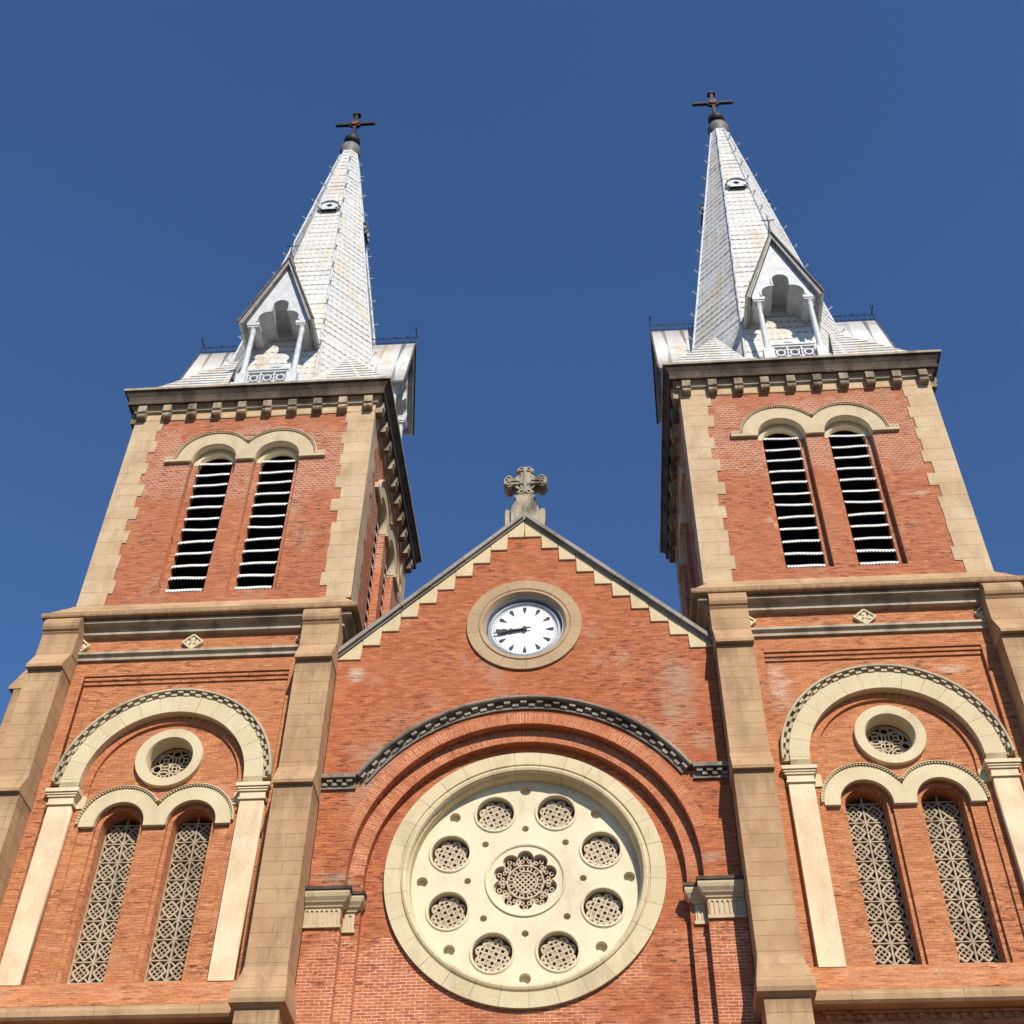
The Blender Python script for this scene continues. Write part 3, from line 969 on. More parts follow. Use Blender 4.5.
def buttress_bm(hw, head=True):
    bm_ = B()
    prism_x(bm_, [(0.1, 0.0), (-0.72, 0.0), (-0.72, 10.02), (0.1, 10.02)], -hw, hw)
    # pedestal cap with weathering
    q = [(hw + .09, -.82, 10.07), (hw + .09, -.84, 10.13), (hw + .085, -.83, 10.23), (hw + .012, -.62, 10.63), (hw + .005, -.595, 10.72)]
    rows = [(hw, -.73, 10.02)] + q
    for (wa, ya, za), (wb, yb, zb) in zip(rows, rows[1:]):
        va = [bm_.verts.new(p) for p in ((-wa, ya, za), (wa, ya, za), (wa, .1, za), (-wa, .1, za))]
        vb = [bm_.verts.new(p) for p in ((-wb, yb, zb), (wb, yb, zb), (wb, .1, zb), (-wb, .1, zb))]
        for i in range(4):
            bm_.faces.new((va[i], va[(i + 1) % 4], vb[(i + 1) % 4], vb[i]))
        bm_.faces.new(va[::-1])
        bm_.faces.new(vb)
    prism_x(bm_, [(0.1, 10.72), (-0.59, 10.72), (-0.575, 13.93), (0.1, 13.93)], -hw, hw)
    prism_x(bm_, [(0.1, 13.93), (-0.655, 13.93), (-0.66, 13.99), (-0.47, 14.35), (0.1, 14.35)], -hw - .012, hw + .012)
    prism_x(bm_, [(0.1, 14.35), (-0.47, 14.35), (-0.455, 16.68), (0.1, 16.68)], -hw, hw)
    prism_x(bm_, [(0.1, 16.68), (-0.555, 16.68), (-0.56, 16.74), (-0.34, 17.12), (0.1, 17.12)], -hw - .012, hw + .012)
    tor = [(0.1, 17.12), (-0.335, 17.12), (-0.33, 17.62), (-0.36, 17.66)]
    for i in range(7):
        a = -PI / 2 + PI * i / 6
        tor.append((-0.36 - 0.075 * math.cos(a), 17.82 + 0.14 * math.sin(a)))
    tor += [(-0.36, 17.99), (0.1, 17.99)]
    if head:
        prism_x(bm_, tor, -hw - .02, hw + .02)
    return bm_


BHW = 0.33
b0 = tower("buttress", buttress_bm(BHW), 'tan', (CX - 2.505, 0, 0))
b1 = dup(b0, loc=(CX + 2.505, 0, 0))
TOP.append(b1)
b2 = build("buttress", buttress_bm(BHW, False), 'tan', church, (CX + HW, 0.42, 0), PI / 2)      # turned to the outer side of the right tower
b3 = dup(b2, loc=(-CX - HW, 0.42, 0), rotz=-PI / 2)

# string course and diamond plaques
bm = B()
prism_x(bm, [(0.05, 17.37), (-0.085, 17.36), (-0.095, 17.30), (-0.04, 17.275), (-0.03, 17.24), (-0.055, 17.22), (-0.055, 17.175), (0.05, 17.17)], -2.155, 2.155)
tower("string_course", bm, 'grey_band')


def plaque_bm():
    bm_ = B()
    s_ = 0.215
    dia = lambda r: [(0, -r * .92), (r, 0), (0, r * .92), (-r, 0)]
    plate(bm_, [dia(s_), dia(s_ - .05)], -0.07, 0.02)
    plate(bm_, [dia(s_ - .045)], -0.02, 0.02)
    for a in (0, 90, 180, 270):
        c_, s2 = math.cos(math.radians(a)) * .085, math.sin(math.radians(a)) * .08
        plate(bm_, [foil(c_, s2, .030, .030, 3, a + 90, 5)], -0.05, 0.0)
    plate(bm_, [circle(0, 0, .035, 10)], -0.055, 0.0)
    return bm_


p0 = tower("diamond_plaque", plaque_bm(), 'cream', (CX, 0, 17.545))
for dx in (-2.2, 2.2):
    TOP.append(dup(p0, loc=(CX + dx, 0, 17.545)))

# stage cornice round the tower
bm = B()
x0, x1, y0, y1 = -2.70, 2.70, 0.0, YB
square_sweep(bm, [(0.0, 17.735), (0.10, 17.745), (0.115, 17.755), (0.115, 17.80), (0.07, 17.81), (0.075, 17.85), (0.105, 17.89), (0.16, 17.915), (0.245, 17.922), (0.255, 17.93), (0.255, 17.972), (0.22, 17.98), (0.22, 18.03)],
             x0, x1, y0, y1)
tower("stage_cornice", bm, 'grey_band', (6.23, 0, 0))
bm = B()
square_sweep(bm, [(0.20, 18.032), (0.36, 18.032), (0.375, 18.06), (0.375, 18.13), (0.355, 18.15), (0.27, 18.19), (0.265, 18.235), (0.02, 18.56), (0.0, 18.60)], x0, x1, y0, y1)
o = tower("cornice_slab", bm, 'tan', (6.23, 0, 0))

# white arch, pilasters and capitals
bm = B()
ring(bm, 0, ZA, [(1.45, 0.172), (1.45, -0.035), (1.79, -0.035), (1.79, 0.12)], 0, 180, 72)
for sgn in (-1, 1):
    box(bm, *sorted((sgn * 1.45, sgn * 1.79)), -0.035, 0.12, 14.31, ZA)
arch = tower("white_arch", bm, 'cream_ring')
bm = B()
ring(bm, 0, ZA, [(1.895, 0.07), (1.895, -0.095), (1.93, -0.10), (1.94, -0.08), (1.94, 0.07)], 0, 180, 72)
ring(bm, 0, ZA, [(1.792, 0.07), (1.792, 0.00), (1.892, 0.00), (1.892, 0.07)], 0, 180, 72)
nb = 25
for i in range(nb):
    a = 4 + 172 * i / (nb - 1)
    ring(bm, 0, ZA, [(1.848, 0.005), (1.848, -0.075), (1.892, -0.075), (1.892, 0.005)], a - 1.5, a + 1.5, 3)
    if i < nb - 1:
        b_ = a + 86 / (nb - 1)
        ring(bm, 0, ZA, [(1.795, 0.005), (1.795, -0.055), (1.843, -0.055), (1.843, 0.005)], b_ - 1.6, b_ + 1.6, 3)
build("arch_billets", bm, 'arch_hood', arch)


def capital_bm():
    bm_ = B()
    for z0, z1, o_ in ((14.01, 14.045, .03), (14.05, 14.16, .012), (14.16, 14.20, .04), (14.2, 14.235, .06), (14.24, 14.31, .085)):
        box(bm_, -.21 - o_, .21 + o_, -0.045 - o_, 0.1, z0, z1 - .001)
    return bm_


c0 = tower("capital", capital_bm(), 'cream_pil', (CX - 1.675, 0, 0))
TOP.append(dup(c0, loc=(CX + 1.675, 0, 0)))
bm = B()
plate(bm, [rect(-.21, .21, 10.78, 14.012)], -0.04, 0.09, bevel=0.006)
p0 = tower("pilaster", bm, 'cream_pil', (CX - 1.675, 0, 0))
TOP.append(dup(p0, loc=(CX + 1.675, 0, 0)))
# small stub blocks beside the capitals at the springing of the inner order
bm = B()
box(bm, -.08, .08, 0.10, 0.20, 14.02, 14.26)
s0 = tower("springer", bm, 'cream', (CX - 1.38, 0, 0))
TOP.append(dup(s0, loc=(CX + 1.38, 0, 0)))

# oculus
bm = B()
ring(bm, 0, 15.03, [(0.41, 0.40), (0.41, 0.12), (0.43, 0.09), (0.60, 0.085), (0.605, 0.30), (0.45, 0.40)], n=56)
oc = tower("oculus", bm, 'cream', smooth=True)
def oculus_bm():
    bm_ = B()
    rr = lambda x_, z_, r_, w_, e=0.0: ring(bm_, x_, z_, [(r_ - w_, .05), (r_ - w_, e), (r_, e), (r_, .05)], n=28)
    rr(0, 0, .43, .035)
    rr(0, 0, .115, .024, .002)
    for k in range(8):
        a = math.radians(45 * k)
        c_, s_ = math.cos(a), math.sin(a)
        if k % 2:
            rr(.255 * c_, .255 * s_, .135, .024, .004)
            rr(.255 * c_, .255 * s_, .055, .018, .006)
            for d_ in (0, 90, 180, 270):
                b_ = a + math.radians(d_)
                bar(bm_, (.255 * c_ + .045 * math.cos(b_), .255 * s_ + .045 * math.sin(b_)), (.255 * c_ + .125 * math.cos(b_), .255 * s_ + .125 * math.sin(b_)), .018, .008, .044)
        else:
            rr(.315 * c_, .315 * s_, .085, .020, .003)
            bar(bm_, (.10 * c_, .10 * s_), (.24 * c_, .24 * s_), .024, .005, .046)
    for d_ in (-.04, .04):
        bar(bm_, (-.10, d_), (.10, d_), .018, .007, .045)
        bar(bm_, (d_, -.10), (d_, .10), .018, .009, .043)
    return bm_


o = build("oculus_tracery", oculus_bm(), 'rose_lace', oc, (0, 0.46, 15.03))
bm = B()
plate(bm, [circle(0, 15.03, .5, 32)], 0.56, 0.60)
build("glazing", bm, 'glass_dark', oc)


# twin hood over paired windows
def twin_hood(cx, zc, rin, rout, zb, y0, y1, rope, ret=0.0):
    bm_ = B()
    va = math.degrees(math.acos(cx / rout))
    pts = [(-cx - rout, zb)] + arc(-cx, zc, rout, 180, va, 28) + arc(cx, zc, rout, 180 - va, 0, 28) + [(cx + rout, zb), (cx + rin, zb)]
    pts += arc(cx, zc, rin, 0, 180, 24) + [(cx - rin, zb), (-cx + rin, zb)] + arc(-cx, zc, rin, 0, 180, 24) + [(-cx - rin, zb)]
    plate(bm_, [pts], y0, y1, bevel=0.006)
    ro = rout + rope
    vb = math.degrees(math.acos(min(1, cx / ro)))
    for sg in (-1, 1):
        a0, a1 = (0, 180 - vb - .3) if sg > 0 else (vb + .3, 180)
        ring(bm_, sg * cx, zc, [(ro - rope * .35, y1), (ro - rope * .35, y0 - .045), (ro, y0 - .03), (ro, y1)], a0, a1, 40)
        ring(bm_, sg * cx, zc, [(rout + .002, y1), (rout + .002, y0 + .015), (ro - rope * .36, y0 + .015), (ro - rope * .36, y1)], a0, a1, 40)
        n = int(abs(a1 - a0) * math.radians(1) * rout / 0.05)
        for i in range(n):
            a = a0 + (a1 - a0) * (i + .5) / n
            da = math.degrees(0.014 / rout)
            ring(bm_, sg * cx, zc, [(rout + .004, y0 + .018), (rout + .004, y0 - .03), (ro - rope * .37, y0 - .03), (ro - rope * .37, y0 + .018)], a - da, a + da, 2)
    if ret:
        for sg in (-1, 1):
            box(bm_, *sorted((sg * (cx + rout + .003), sg * (cx + rout + ret))), y0 - .03, y1, zb + .055, zb + .12)
            for i in range(3):
                xm = sg * (cx + rout + ret * (.3 + .28 * i))
                box(bm_, xm - .02, xm + .02, y0 - .045, y0 - .031, zb + .06, zb + .115)
            box(bm_, *sorted((sg * (cx + rin + .01), sg * (cx + rout + ret))), y0 - .035, y1, zb - .03, zb + .05)
        box(bm_, -cx + rin + .01, cx - rin - .01, y0 - .035, y1, zb - .03, zb + .05)
    return bm_


tower("window_hood", twin_hood(WX, WZ, 0.43, 0.70, 13.655, 0.10, 0.215, 0.05), 'cream')

# tracery windows


def tracery_bm():
    bm_ = B()
    y0, y1 = 0.0, 0.07
    W_, H_ = 0.70, 0.357
    zb, rows = 10.86, 10
    bar(bm_, (0, zb), (0, 14.12), 0.030, y0 - .008, y1)
    bar(bm_, (-.345, zb), (-.345, 14.0), 0.03, y0, y1)
    bar(bm_, (.345, zb), (.345, 14.0), 0.03, y0 + .001, y1)
    off = -0.16
    for r_ in range(rows):
        z = zb + off + r_ * H_
        if z > zb:
            bar(bm_, (-.36, z), (.36, z), 0.020, y0 - .005, y1 - .002)
        for sg in (-1, 1):
            cx_, cz_ = sg * .172, z + H_ / 2
            if cz_ > 14.0 or cz_ - .15 < zb - .12:
                pass
            rx, rz = .132, .140
            # rounded diamond
            d_out, d_in = [], []
            for k in range(40):
                a = 2 * PI * k / 40
                e = 1.0 / (abs(math.cos(a)) ** 1.16 + abs(math.sin(a)) ** 1.16) ** (1 / 1.16)
                d_out.append((cx_ + (rx + .020) * e * math.cos(a), cz_ + (rz + .020) * e * math.sin(a)))
                d_in.append((cx_ + (rx - .022) * e * math.cos(a), cz_ + (rz - .022) * e * math.sin(a)))
            if cz_ + .17 < 14.14 and cz_ - rz > zb - .15:
                plate(bm_, [d_out, d_in], y0 + .002, y1 - .004)
                for t_ in (-1, 1):
                    o_ = t_ * .024
                    e1 = .060
                    bar(bm_, (cx_ - e1 + o_, cz_ - e1 - o_), (cx_ + e1 + o_, cz_ + e1 - o_), .017, y0 + .008, y1 - .008)
                    bar(bm_, (cx_ - e1 + o_, cz_ + e1 + o_), (cx_ + e1 + o_, cz_ - e1 + o_), .017, y0 + .010, y1 - .010)
                # links to the corners
                for ux in (-1, 1):
                    for uz in (-1, 1):
                        p1 = (cx_ + ux * .074, cz_ + uz * .080)
                        p2 = (cx_ + ux * .165, cz_ + uz * .170)
                        if p2[1] > zb:
                            bar(bm_, p1, p2, .024, y0 + .004, y1 - .006)
    return bm_


w0 = tower("tracery_window", tracery_bm(), 'tracery', (CX - WX, 0.52, 0))
bm = B()
plate(bm, [rect(-.5, .5, 10.6, 14.3)], 0.165, 0.20)
build("glazing", bm, 'glass_dark', w0)
TOP.append(dup(w0, loc=(CX + WX, 0.52, 0)))

# ------------------------------------------------------------------ belfry (local frame centred on the belfry axis)
BH = 2.72
BY = 2.72
BZ0, BZ1 = 18.56, 24.5
OPX, OPR, OPZ, OPB = 0.70, 0.50, 22.74, 18.88
bm = B()
for k in range(4):
    R_ = Matrix.Rotation(k * PI / 2, 4, 'Z') @ Matrix.Translation((0, -BH, 0))
    hw = BH if k % 2 == 0 else BH - 0.16
    plate(bm, [rect(-hw, hw, BZ0, BZ1), archway(-OPX, OPZ, OPR, OPB, 28), archway(OPX, OPZ, OPR, OPB, 28)], 0.0, 0.16, R_)
    hw = BH - .162 if k % 2 == 0 else BH - 0.322
    plate(bm, [rect(-hw, hw, BZ0, BZ1), archway(-OPX, OPZ, 0.385, OPB + .004, 28), archway(OPX, OPZ, 0.385, OPB + .004, 28)], 0.162, 0.32, R_)
tower("belfry_wall", bm, 'brick_belfry', (BX, BY, 0))
# black sheets behind the slats, standing in for the unlit interior
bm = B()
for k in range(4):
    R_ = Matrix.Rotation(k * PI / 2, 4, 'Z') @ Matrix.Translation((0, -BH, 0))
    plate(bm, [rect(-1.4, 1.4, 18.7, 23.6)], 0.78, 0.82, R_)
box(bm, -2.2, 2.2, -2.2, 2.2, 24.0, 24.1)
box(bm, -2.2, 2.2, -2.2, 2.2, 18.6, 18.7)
tower("belfry_dark_sheets", bm, 'void', (BX, BY, 0))

# quoins: toothed stone at the four corners
CH = 0.3469
rq = random.Random(3)
for cxs, cys in ((-1, -1), (1, -1), (1, 1), (-1, 1)):
    bm = B()
    for face in (0, 1):                     # 0: face looking along y, 1: face looking along x
        pts_in = []
        z, i = BZ0, 0
        while z < 24.12:
            z2 = min(z + CH, 24.12)
            wd = (0.52 if i % 2 == face else 0.615) + rq.choice((0, .025, .05, -.03))
            pts_in += [(-(BH - wd), z), (-(BH - wd), z2)]
            z, i = z2, i + 1
        edge = BH + 0.018 if face == 0 else BH - 0.031
        pts = [(-edge, BZ0)] + pts_in + [(-edge, 24.12)]
        X = Matrix.Translation((0, -BH, 0))
        if face == 0:
            plate(bm, [pts], -0.018, 0.03, X)
        else:
            # mirror the piece onto the neighbouring face
            plate(bm, [[(-a_, b_) for a_, b_ in pts]], -0.018, 0.03, Matrix.Rotation(-PI / 2, 4, 'Z') @ X)
    sxm = Matrix.Diagonal((-cxs, -cys, 1, 1))
    bm.transform(sxm)
    tower("quoin", bm, 'quoin', (BX, BY, 0))

# hoods and louvers on each face
hood0 = tower("belfry_hood", twin_hood(OPX, OPZ, 0.488, 0.82, 22.70, -0.045, 0.150, 0.065, 0.25), 'hood_cream', (BX, 0, 0))


def louver_bm():
    bm_ = B()
    n = 12
    for i in range(n):
        z = 19.035 + i * (22.74 - 19.035) / (n - 1) + random.uniform(-.008, .008)
        hwid = 0.372
        slope = math.radians(42)
        dep = 0.30
        tl = random.uniform(-.018, .018)
        ampl, ph = random.uniform(.012, .022), random.uniform(0, 6)
        N = 60
        rows = [[], [], [], []]
        for j in range(N + 1):
            x_ = -hwid + 2 * hwid * j / N
            wv = ampl * math.cos(x_ / 0.062 * 2 * PI + ph) + 0.006 * math.sin(x_ * 9 + ph)
            zt = z + tl * x_ / hwid
            yf, zf = 0.135, zt + wv
            rows[0].append(bm_.verts.new((x_, yf, zf - .010)))
            rows[1].append(bm_.verts.new((x_, yf - .004, zf + .030)))
            rows[2].append(bm_.verts.new((x_, yf + dep * math.cos(slope), zf + .030 + dep * math.sin(slope))))
            rows[3].append(bm_.verts.new((x_, yf + dep * math.cos(slope), zf - .0 + dep * math.sin(slope))))
        for a, b_ in ((0, 1), (1, 2), (2, 3), (3, 0)):
            for j in range(N):
                f = bm_.faces.new((rows[a][j], rows[a][j + 1], rows[b_][j + 1], rows[b_][j]))
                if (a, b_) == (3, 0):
                    f.material_index = 1  # underside coloured black, its shade put into the material
    return bm_


bm = B()
for sg in (-1, 1):
    ring(bm, sg * OPX, OPZ, [(0.378, 0.30), (0.378, 0.170), (0.395, 0.152), (0.497, 0.152), (0.497, 0.30)], 0, 180, 28)
io0 = build("inner_arch", bm, 'cream', hood0)
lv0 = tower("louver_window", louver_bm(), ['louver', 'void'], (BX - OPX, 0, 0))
TOP.append(dup(lv0, loc=(BX + OPX, 0, 0)))
# faces towards the nave, outside and back
for k in (1, 2, 3):
    a = k * PI / 2
    base = Vector((BX, BY, 0))
    off = Matrix.Rotation(a, 3, 'Z') @ Vector((0, -BH, 0))
    TOP.append(dup(hood0, loc=base + off, rotz=a))
    for sgn in (-1, 1):
        off = Matrix.Rotation(a, 3, 'Z') @ Vector((sgn * OPX, -BH, 0))
        TOP.append(dup(lv0, loc=base + off, rotz=a))

# frieze band, brackets and roof cornice
bm = B()
square_sweep(bm, [(0.012, 24.12), (0.022, 24.125), (0.022, 24.36), (0.05, 24.37)], -BH, BH, -BH, BH)
tower("frieze_band", bm, 'quoin', (BX, BY, 0))
bm = B()
square_sweep(bm, [(0.07, 24.365), (0.085, 24.37), (0.085, 24.49), (0.15, 24.50)], -BH, BH, -BH, BH)
tower("bed_mould", bm, 'grey_band', (BX, BY, 0))
bm = B()
square_sweep(bm, [(0.15, 24.502), (0.225, 24.505), (0.235, 24.58), (0.215, 24.60), (0.215, 24.63), (0.24, 24.72), (0.31, 24.83), (0.345, 24.85)], -BH, BH, -BH, BH)
rc = tower("roof_cornice", bm, 'soot', (BX, BY, 0))
bm = B()
square_sweep(bm, [(0.34, 24.852), (0.355, 24.86), (0.36, 24.92), (0.335, 24.95), (0.30, 24.965), (0.05, 25.02)], -BH, BH, -BH, BH)
build("cornice_lip", bm, 'grey_band', rc)


def bracket_bm():
    bm_ = B()
    prism_x(bm_, [(0.0, 24.13), (-0.15, 24.13), (-0.175, 24.16), (-0.175, 24.22), (-0.155, 24.24), (-0.155, 24.25), (-0.195, 24.28), (-0.20, 24.43), (-0.185, 24.495), (0.0, 24.495)], -.094, .094)
    return bm_


br0 = None
for k in range(4):
    a = k * PI / 2
    for i in range(10):
        xl = -BH + 0.13 + (2 * BH - .26) * i / 9
        p = Matrix.Rotation(a, 3, 'Z') @ Vector((xl, -BH, 0))
        if br0 is None:
            br0 = build("bracket", bracket_bm(), 'band', rc, p, a)
        else:
            dup(br0, loc=p, rotz=a)

# ------------------------------------------------------------------ spire (local frame on the spire axis)
SY = 2.70
ZAP = 42.10
SL = 0.1364
ap = lambda z: SL * (ZAP - z)
O8 = 1.0 / math.cos(PI / 8)
bm = B()
uvl = bm.loops.layers.uv.verify()
z = 24.93
rowi = 0
while z < 40.3:
    z2 = min(z + 0.27, 40.32)
    lapo = 0.007
    rb, rt = ap(z) + lapo, ap(z2) + 0.001
    jz = [random.uniform(-.008, .008) for _ in range(8)]
    vb, vt, vi = [], [], []
    for i in range(8):
        a = PI / 8 + i * PI / 4
        rj = rb + jz[i] * 1.1
        vb.append((rj * O8 * math.cos(a), rj * O8 * math.sin(a), z - .01))
        vt.append((rt * O8 * math.cos(a), rt * O8 * math.sin(a), z2))
        vi.append((ap(z) * .985 * O8 * math.cos(a), ap(z) * .985 * O8 * math.sin(a), z - .004))
    for i in range(8):
        j = (i + 1) % 8
        wb = rb * math.tan(PI / 8)
        wt = rt * math.tan(PI / 8)
        f = bm.faces.new([bm.verts.new(p) for p in (vb[i], vb[j], vt[j], vt[i])])
        vv0 = rowi * 0.27
        for lp, uv in zip(f.loops, ((-wb + i * 3.17, vv0), (wb + i * 3.17, vv0), (wt + i * 3.17, vv0 + .268), (-wt + i * 3.17, vv0 + .268))):
            lp[uvl].uv = uv
        f = bm.faces.new([bm.verts.new(p) for p in (vi[i], vi[j], vb[j], vb[i])])
        for lp in f.loops:
            lp[uvl].uv = (i * 3.17, vv0)
    z = z2
    rowi += 1


def quadrow(bm_, pts, u0, v0):
    f = bm_.faces.new([bm_.verts.new(p) for p in pts])
    o_, e1 = Vector(pts[0]), (Vector(pts[1]) - Vector(pts[0])).normalized()
    nrm = (Vector(pts[1]) - o_).cross(Vector(pts[2]) - o_).normalized()
    e2 = nrm.cross(e1)
    for lp, p in zip(f.loops, pts):
        d_ = Vector(p) - o_
        lp[uvl].uv = (u0 + d_.dot(e1), v0 + d_.dot(e2))


# broaches on the corners and the flared foot
EH = 2.80
for sx_ in (-1, 1):
    for sy_ in (-1, 1):
        ztop = 27.9
        dt = ap(ztop) * math.sqrt(.5) + 0.02
        corner = (sx_ * EH, sy_ * EH, 25.12)
        t8 = math.tan(PI / 8)
        a_ = (sx_ * EH, sy_ * EH * t8 * .8, 25.10)
        b_ = (sx_ * EH * t8 * .8, sy_ * EH, 25.10)
        top = (sx_ * dt, sy_ * dt, ztop)
        nst = 11
        for (p0, p1) in ((corner, a_), (corner, b_)):
            for s_ in range(nst):
                f0, f1 = s_ / nst, (s_ + 1) / nst
                out = 0.018
                l0 = Vector(p0).lerp(Vector(top), f0)
                l1 = Vector(p1).lerp(Vector(top), f0)
                l2 = Vector(p1).lerp(Vector(top), f1)
                l3 = Vector(p0).lerp(Vector(top), f1)
                nrm = Vector((sx_, sy_, 1.0)).normalized() * out
                quadrow(bm, [l0 + nrm, l1 + nrm, l2, l3] if f1 < .999 else [l0 + nrm, l1 + nrm, l2], s_ * .7, s_ * .22)
# low skirt between the square eaves and the octagon
for k in range(4):
    R_ = Matrix.Rotation(k * PI / 2, 4, 'Z')
    zt_ = 26.05
    at_ = ap(zt_) + .012
    hb, ht = EH * .62, at_ * math.tan(PI / 8) * 1.25
    nst = 5
    for s_ in range(nst):
        f0, f1 = s_ / nst, (s_ + 1) / nst
        L = lambda f, o_=0.0: (-(EH + (at_ - EH) * f) - o_, 24.95 + (zt_ - 24.95) * f, hb + (ht - hb) * f)
        y0_, z0_, w0_ = L(f0, .014)
        y1_, z1_, w1_ = L(f1)
        quadrow(bm, [R_ @ Vector(p) for p in ((-w0_, y0_, z0_), (w0_, y0_, z0_), (w1_, y1_, z1_), (-w1_, y1_, z1_))], k * 1.3, s_ * .27)
spire = tower("spire", bm, 'shingle', (SX, SY, 0))

# ridge rolls
bm = B()
for i in range(8):
    a = PI / 8 + i * PI / 4
    p = lambda z_, e=0.012: ((ap(z_) + e) * O8 * math.cos(a), (ap(z_) + e) * O8 * math.sin(a), z_)
    zb_ = 25.2
    nseg = 15
    for s_ in range(nseg):
        za, zb2 = zb_ + (40.2 - zb_) * s_ / nseg, zb_ + (40.2 - zb_) * (s_ + 1) / nseg - .02
        tube(bm, p(za), p(zb2), 0.034, 0.030, 6)
build("ridge_roll", bm, 'white', spire)

# crockets: small leaf hooks on the ridges
bm = B()
tube(bm, (0, 0, 0), (.07, 0, .01), .018, .014, 6)
tube(bm, (.07, 0, .01), (.11, 0, .06), .015, .015, 6)
tube(bm, (.11, 0, .06), (.155, 0, .05), .022, .008, 6)
tube(bm, (.10, 0, .04), (.12, .05, .07), .012, .006, 5)
tube(bm, (.10, 0, .04), (.12, -.05, .07), .012, .006, 5)
ck0 = None
for i in range(8):
    a = PI / 8 + i * PI / 4
    for s_ in range(12):
        zc_ = 27.6 + s_ * 1.06
        if zc_ > 39.8:
            continue
        rr = (ap(zc_) + .02) * O8
        p = (rr * math.cos(a), rr * math.sin(a), zc_)
        if ck0 is None:
            ck0 = build("crocket", bm, 'rim', spire, p, a)
        else:
            dup(ck0, loc=p, rotz=a)

# small vent lucarnes high on the cardinal faces
tilt = math.atan(SL)


def vent_bm():
    bm_ = B()
    X = Matrix.Translation((0, 0.0, 0)) @ Matrix.Rotation(-tilt, 4, 'X')
    hexa = [(-.33, -.16), (-.22, -.22), (.22, -.22), (.33, -.16), (.24, .10), (.12, .25), (0, .30), (-.12, .25), (-.24, .10)]
    plate(bm_, [hexa, foil(0, .03, .055, .05, 4, 90, 6)], -0.07, 0.04, X)
    ring(bm_, 0, 0.02, [(.25, 0.0), (.25, -.13), (.30, -.13), (.30, 0.0)], 25, 155, 16, X)
    for sg in (-1, 1):
        plate(bm_, [circle(sg * .24, -.14, .05, 10)], -0.10, 0.0, X)
    return bm_


vt0 = None
for k in range(4):
    a = k * PI / 2
    zc_ = 35.72
    p = Matrix.Rotation(a, 3, 'Z') @ Vector((0, -ap(zc_) - .03, zc_))
    if vt0 is None:
        vt0 = build("roof_vent", vent_bm(), 'white', spire, p, a)
        bmv = B()
        X = Matrix.Rotation(-tilt, 4, 'X')
        plate(bmv, [circle(0, .03, .12, 16)], -0.045, -0.025, X)
        for sg in (-1, 1):
            box(bmv, sg * .30 - .035, sg * .30 + .035, -.085, -.02, -.13, -.03, X)
        box(bmv, -.24, .24, -.078, -.02, -.285, -.235, X)
        vvo = build("vent_hole", bmv, 'void', vt0)
        vvo.location = (0, 0, 0)
    else:
        dup(vt0, loc=p, rotz=a)

# collar, neck and cross on top
bm = B()
lathe(bm, [(.25, 40.2), (.335, 40.48), (.345, 40.62), (.33, 40.68), (.20, 40.74), (.145, 40.80), (.13, 41.05)], 0, 0, 20)
build("spire_collar", bm, 'lead', spire, smooth=True)
bm = B()
lathe(bm, [(.165, 40.70), (.155, 40.85), (.125, 41.12)], 0, 0, 16)
build("spire_neck", bm, 'white', spire, smooth=True)
bm = B()
lathe(bm, [(.12, 41.02), (.22, 41.08), (.265, 41.16), (.265, 41.28), (.20, 41.36), (.12, 41.42), (.11, 41.60)], 0, 0, 20)
cr = build("spire_cross", bm, 'iron', spire, smooth=True)
bm = B()
ca = 42.37
box(bm, -.055, .055, -.055, .055, 41.55, 43.00)
plate(bm, [[(-.68, ca), (-.60, ca - .075), (-.55, ca - .03), (-.50, ca - .045), (.50, ca - .045), (.55, ca - .03), (.60, ca - .075), (.68, ca), (.60, ca + .075), (.55, ca + .03), (.50, ca + .045), (-.50, ca + .045), (-.55, ca + .03), (-.60, ca + .075)]], -.05, .05)
box(bm, -.13, .13, -.09, .09, 42.96, 43.02)
box(bm, -.05, .05, -.05, .05, 43.02, 43.12)
for sg in (-1, 1):
    plate(bm, [[(sg * .07, ca + .2), (sg * .2, ca + .07), (sg * .07, ca + .07)]], -.05, .05)
    plate(bm, [[(sg * .07, ca - .2), (sg * .2, ca - .07), (sg * .07, ca - .07)]], -.05, .05)
build("cross_arm", bm, 'iron', spire)
bm = B()
plate(bm, [circle(0, ca, .13, 16)], -.10, .10)
build("cross_boss", bm, 'rust', spire)

# ------------------------------------------------------------------ big dormers on the four cardinal faces
DF = -2.95            # front of the roof, from the spire axis
DP = -2.80            # gable panel, set back under the roof


def dormer_shape():
    lob = arc(-.24, 27.700, .26, 180, 80, 10)
    tre = [(-.50, 27.580)] + lob + [(-.19, 28.000), (-.19, 28.220)] + arc(0, 28.220, .19, 180, 0, 14)[1:-1]
    tre += [(.19, 28.220), (.19, 28.000)] + [(-x_, z_) for x_, z_ in reversed(lob)] + [(.50, 27.580)]
    out = [(.74, 27.580), (.74, 27.620), (0, 29.860), (-.74, 27.620), (-.74, 27.580)]
    return tre + out


bm = B()
plate(bm, [dormer_shape()], DP, -1.5)
dorm = tower("dormer", bm, 'white', (SX + .13, SY, 0))
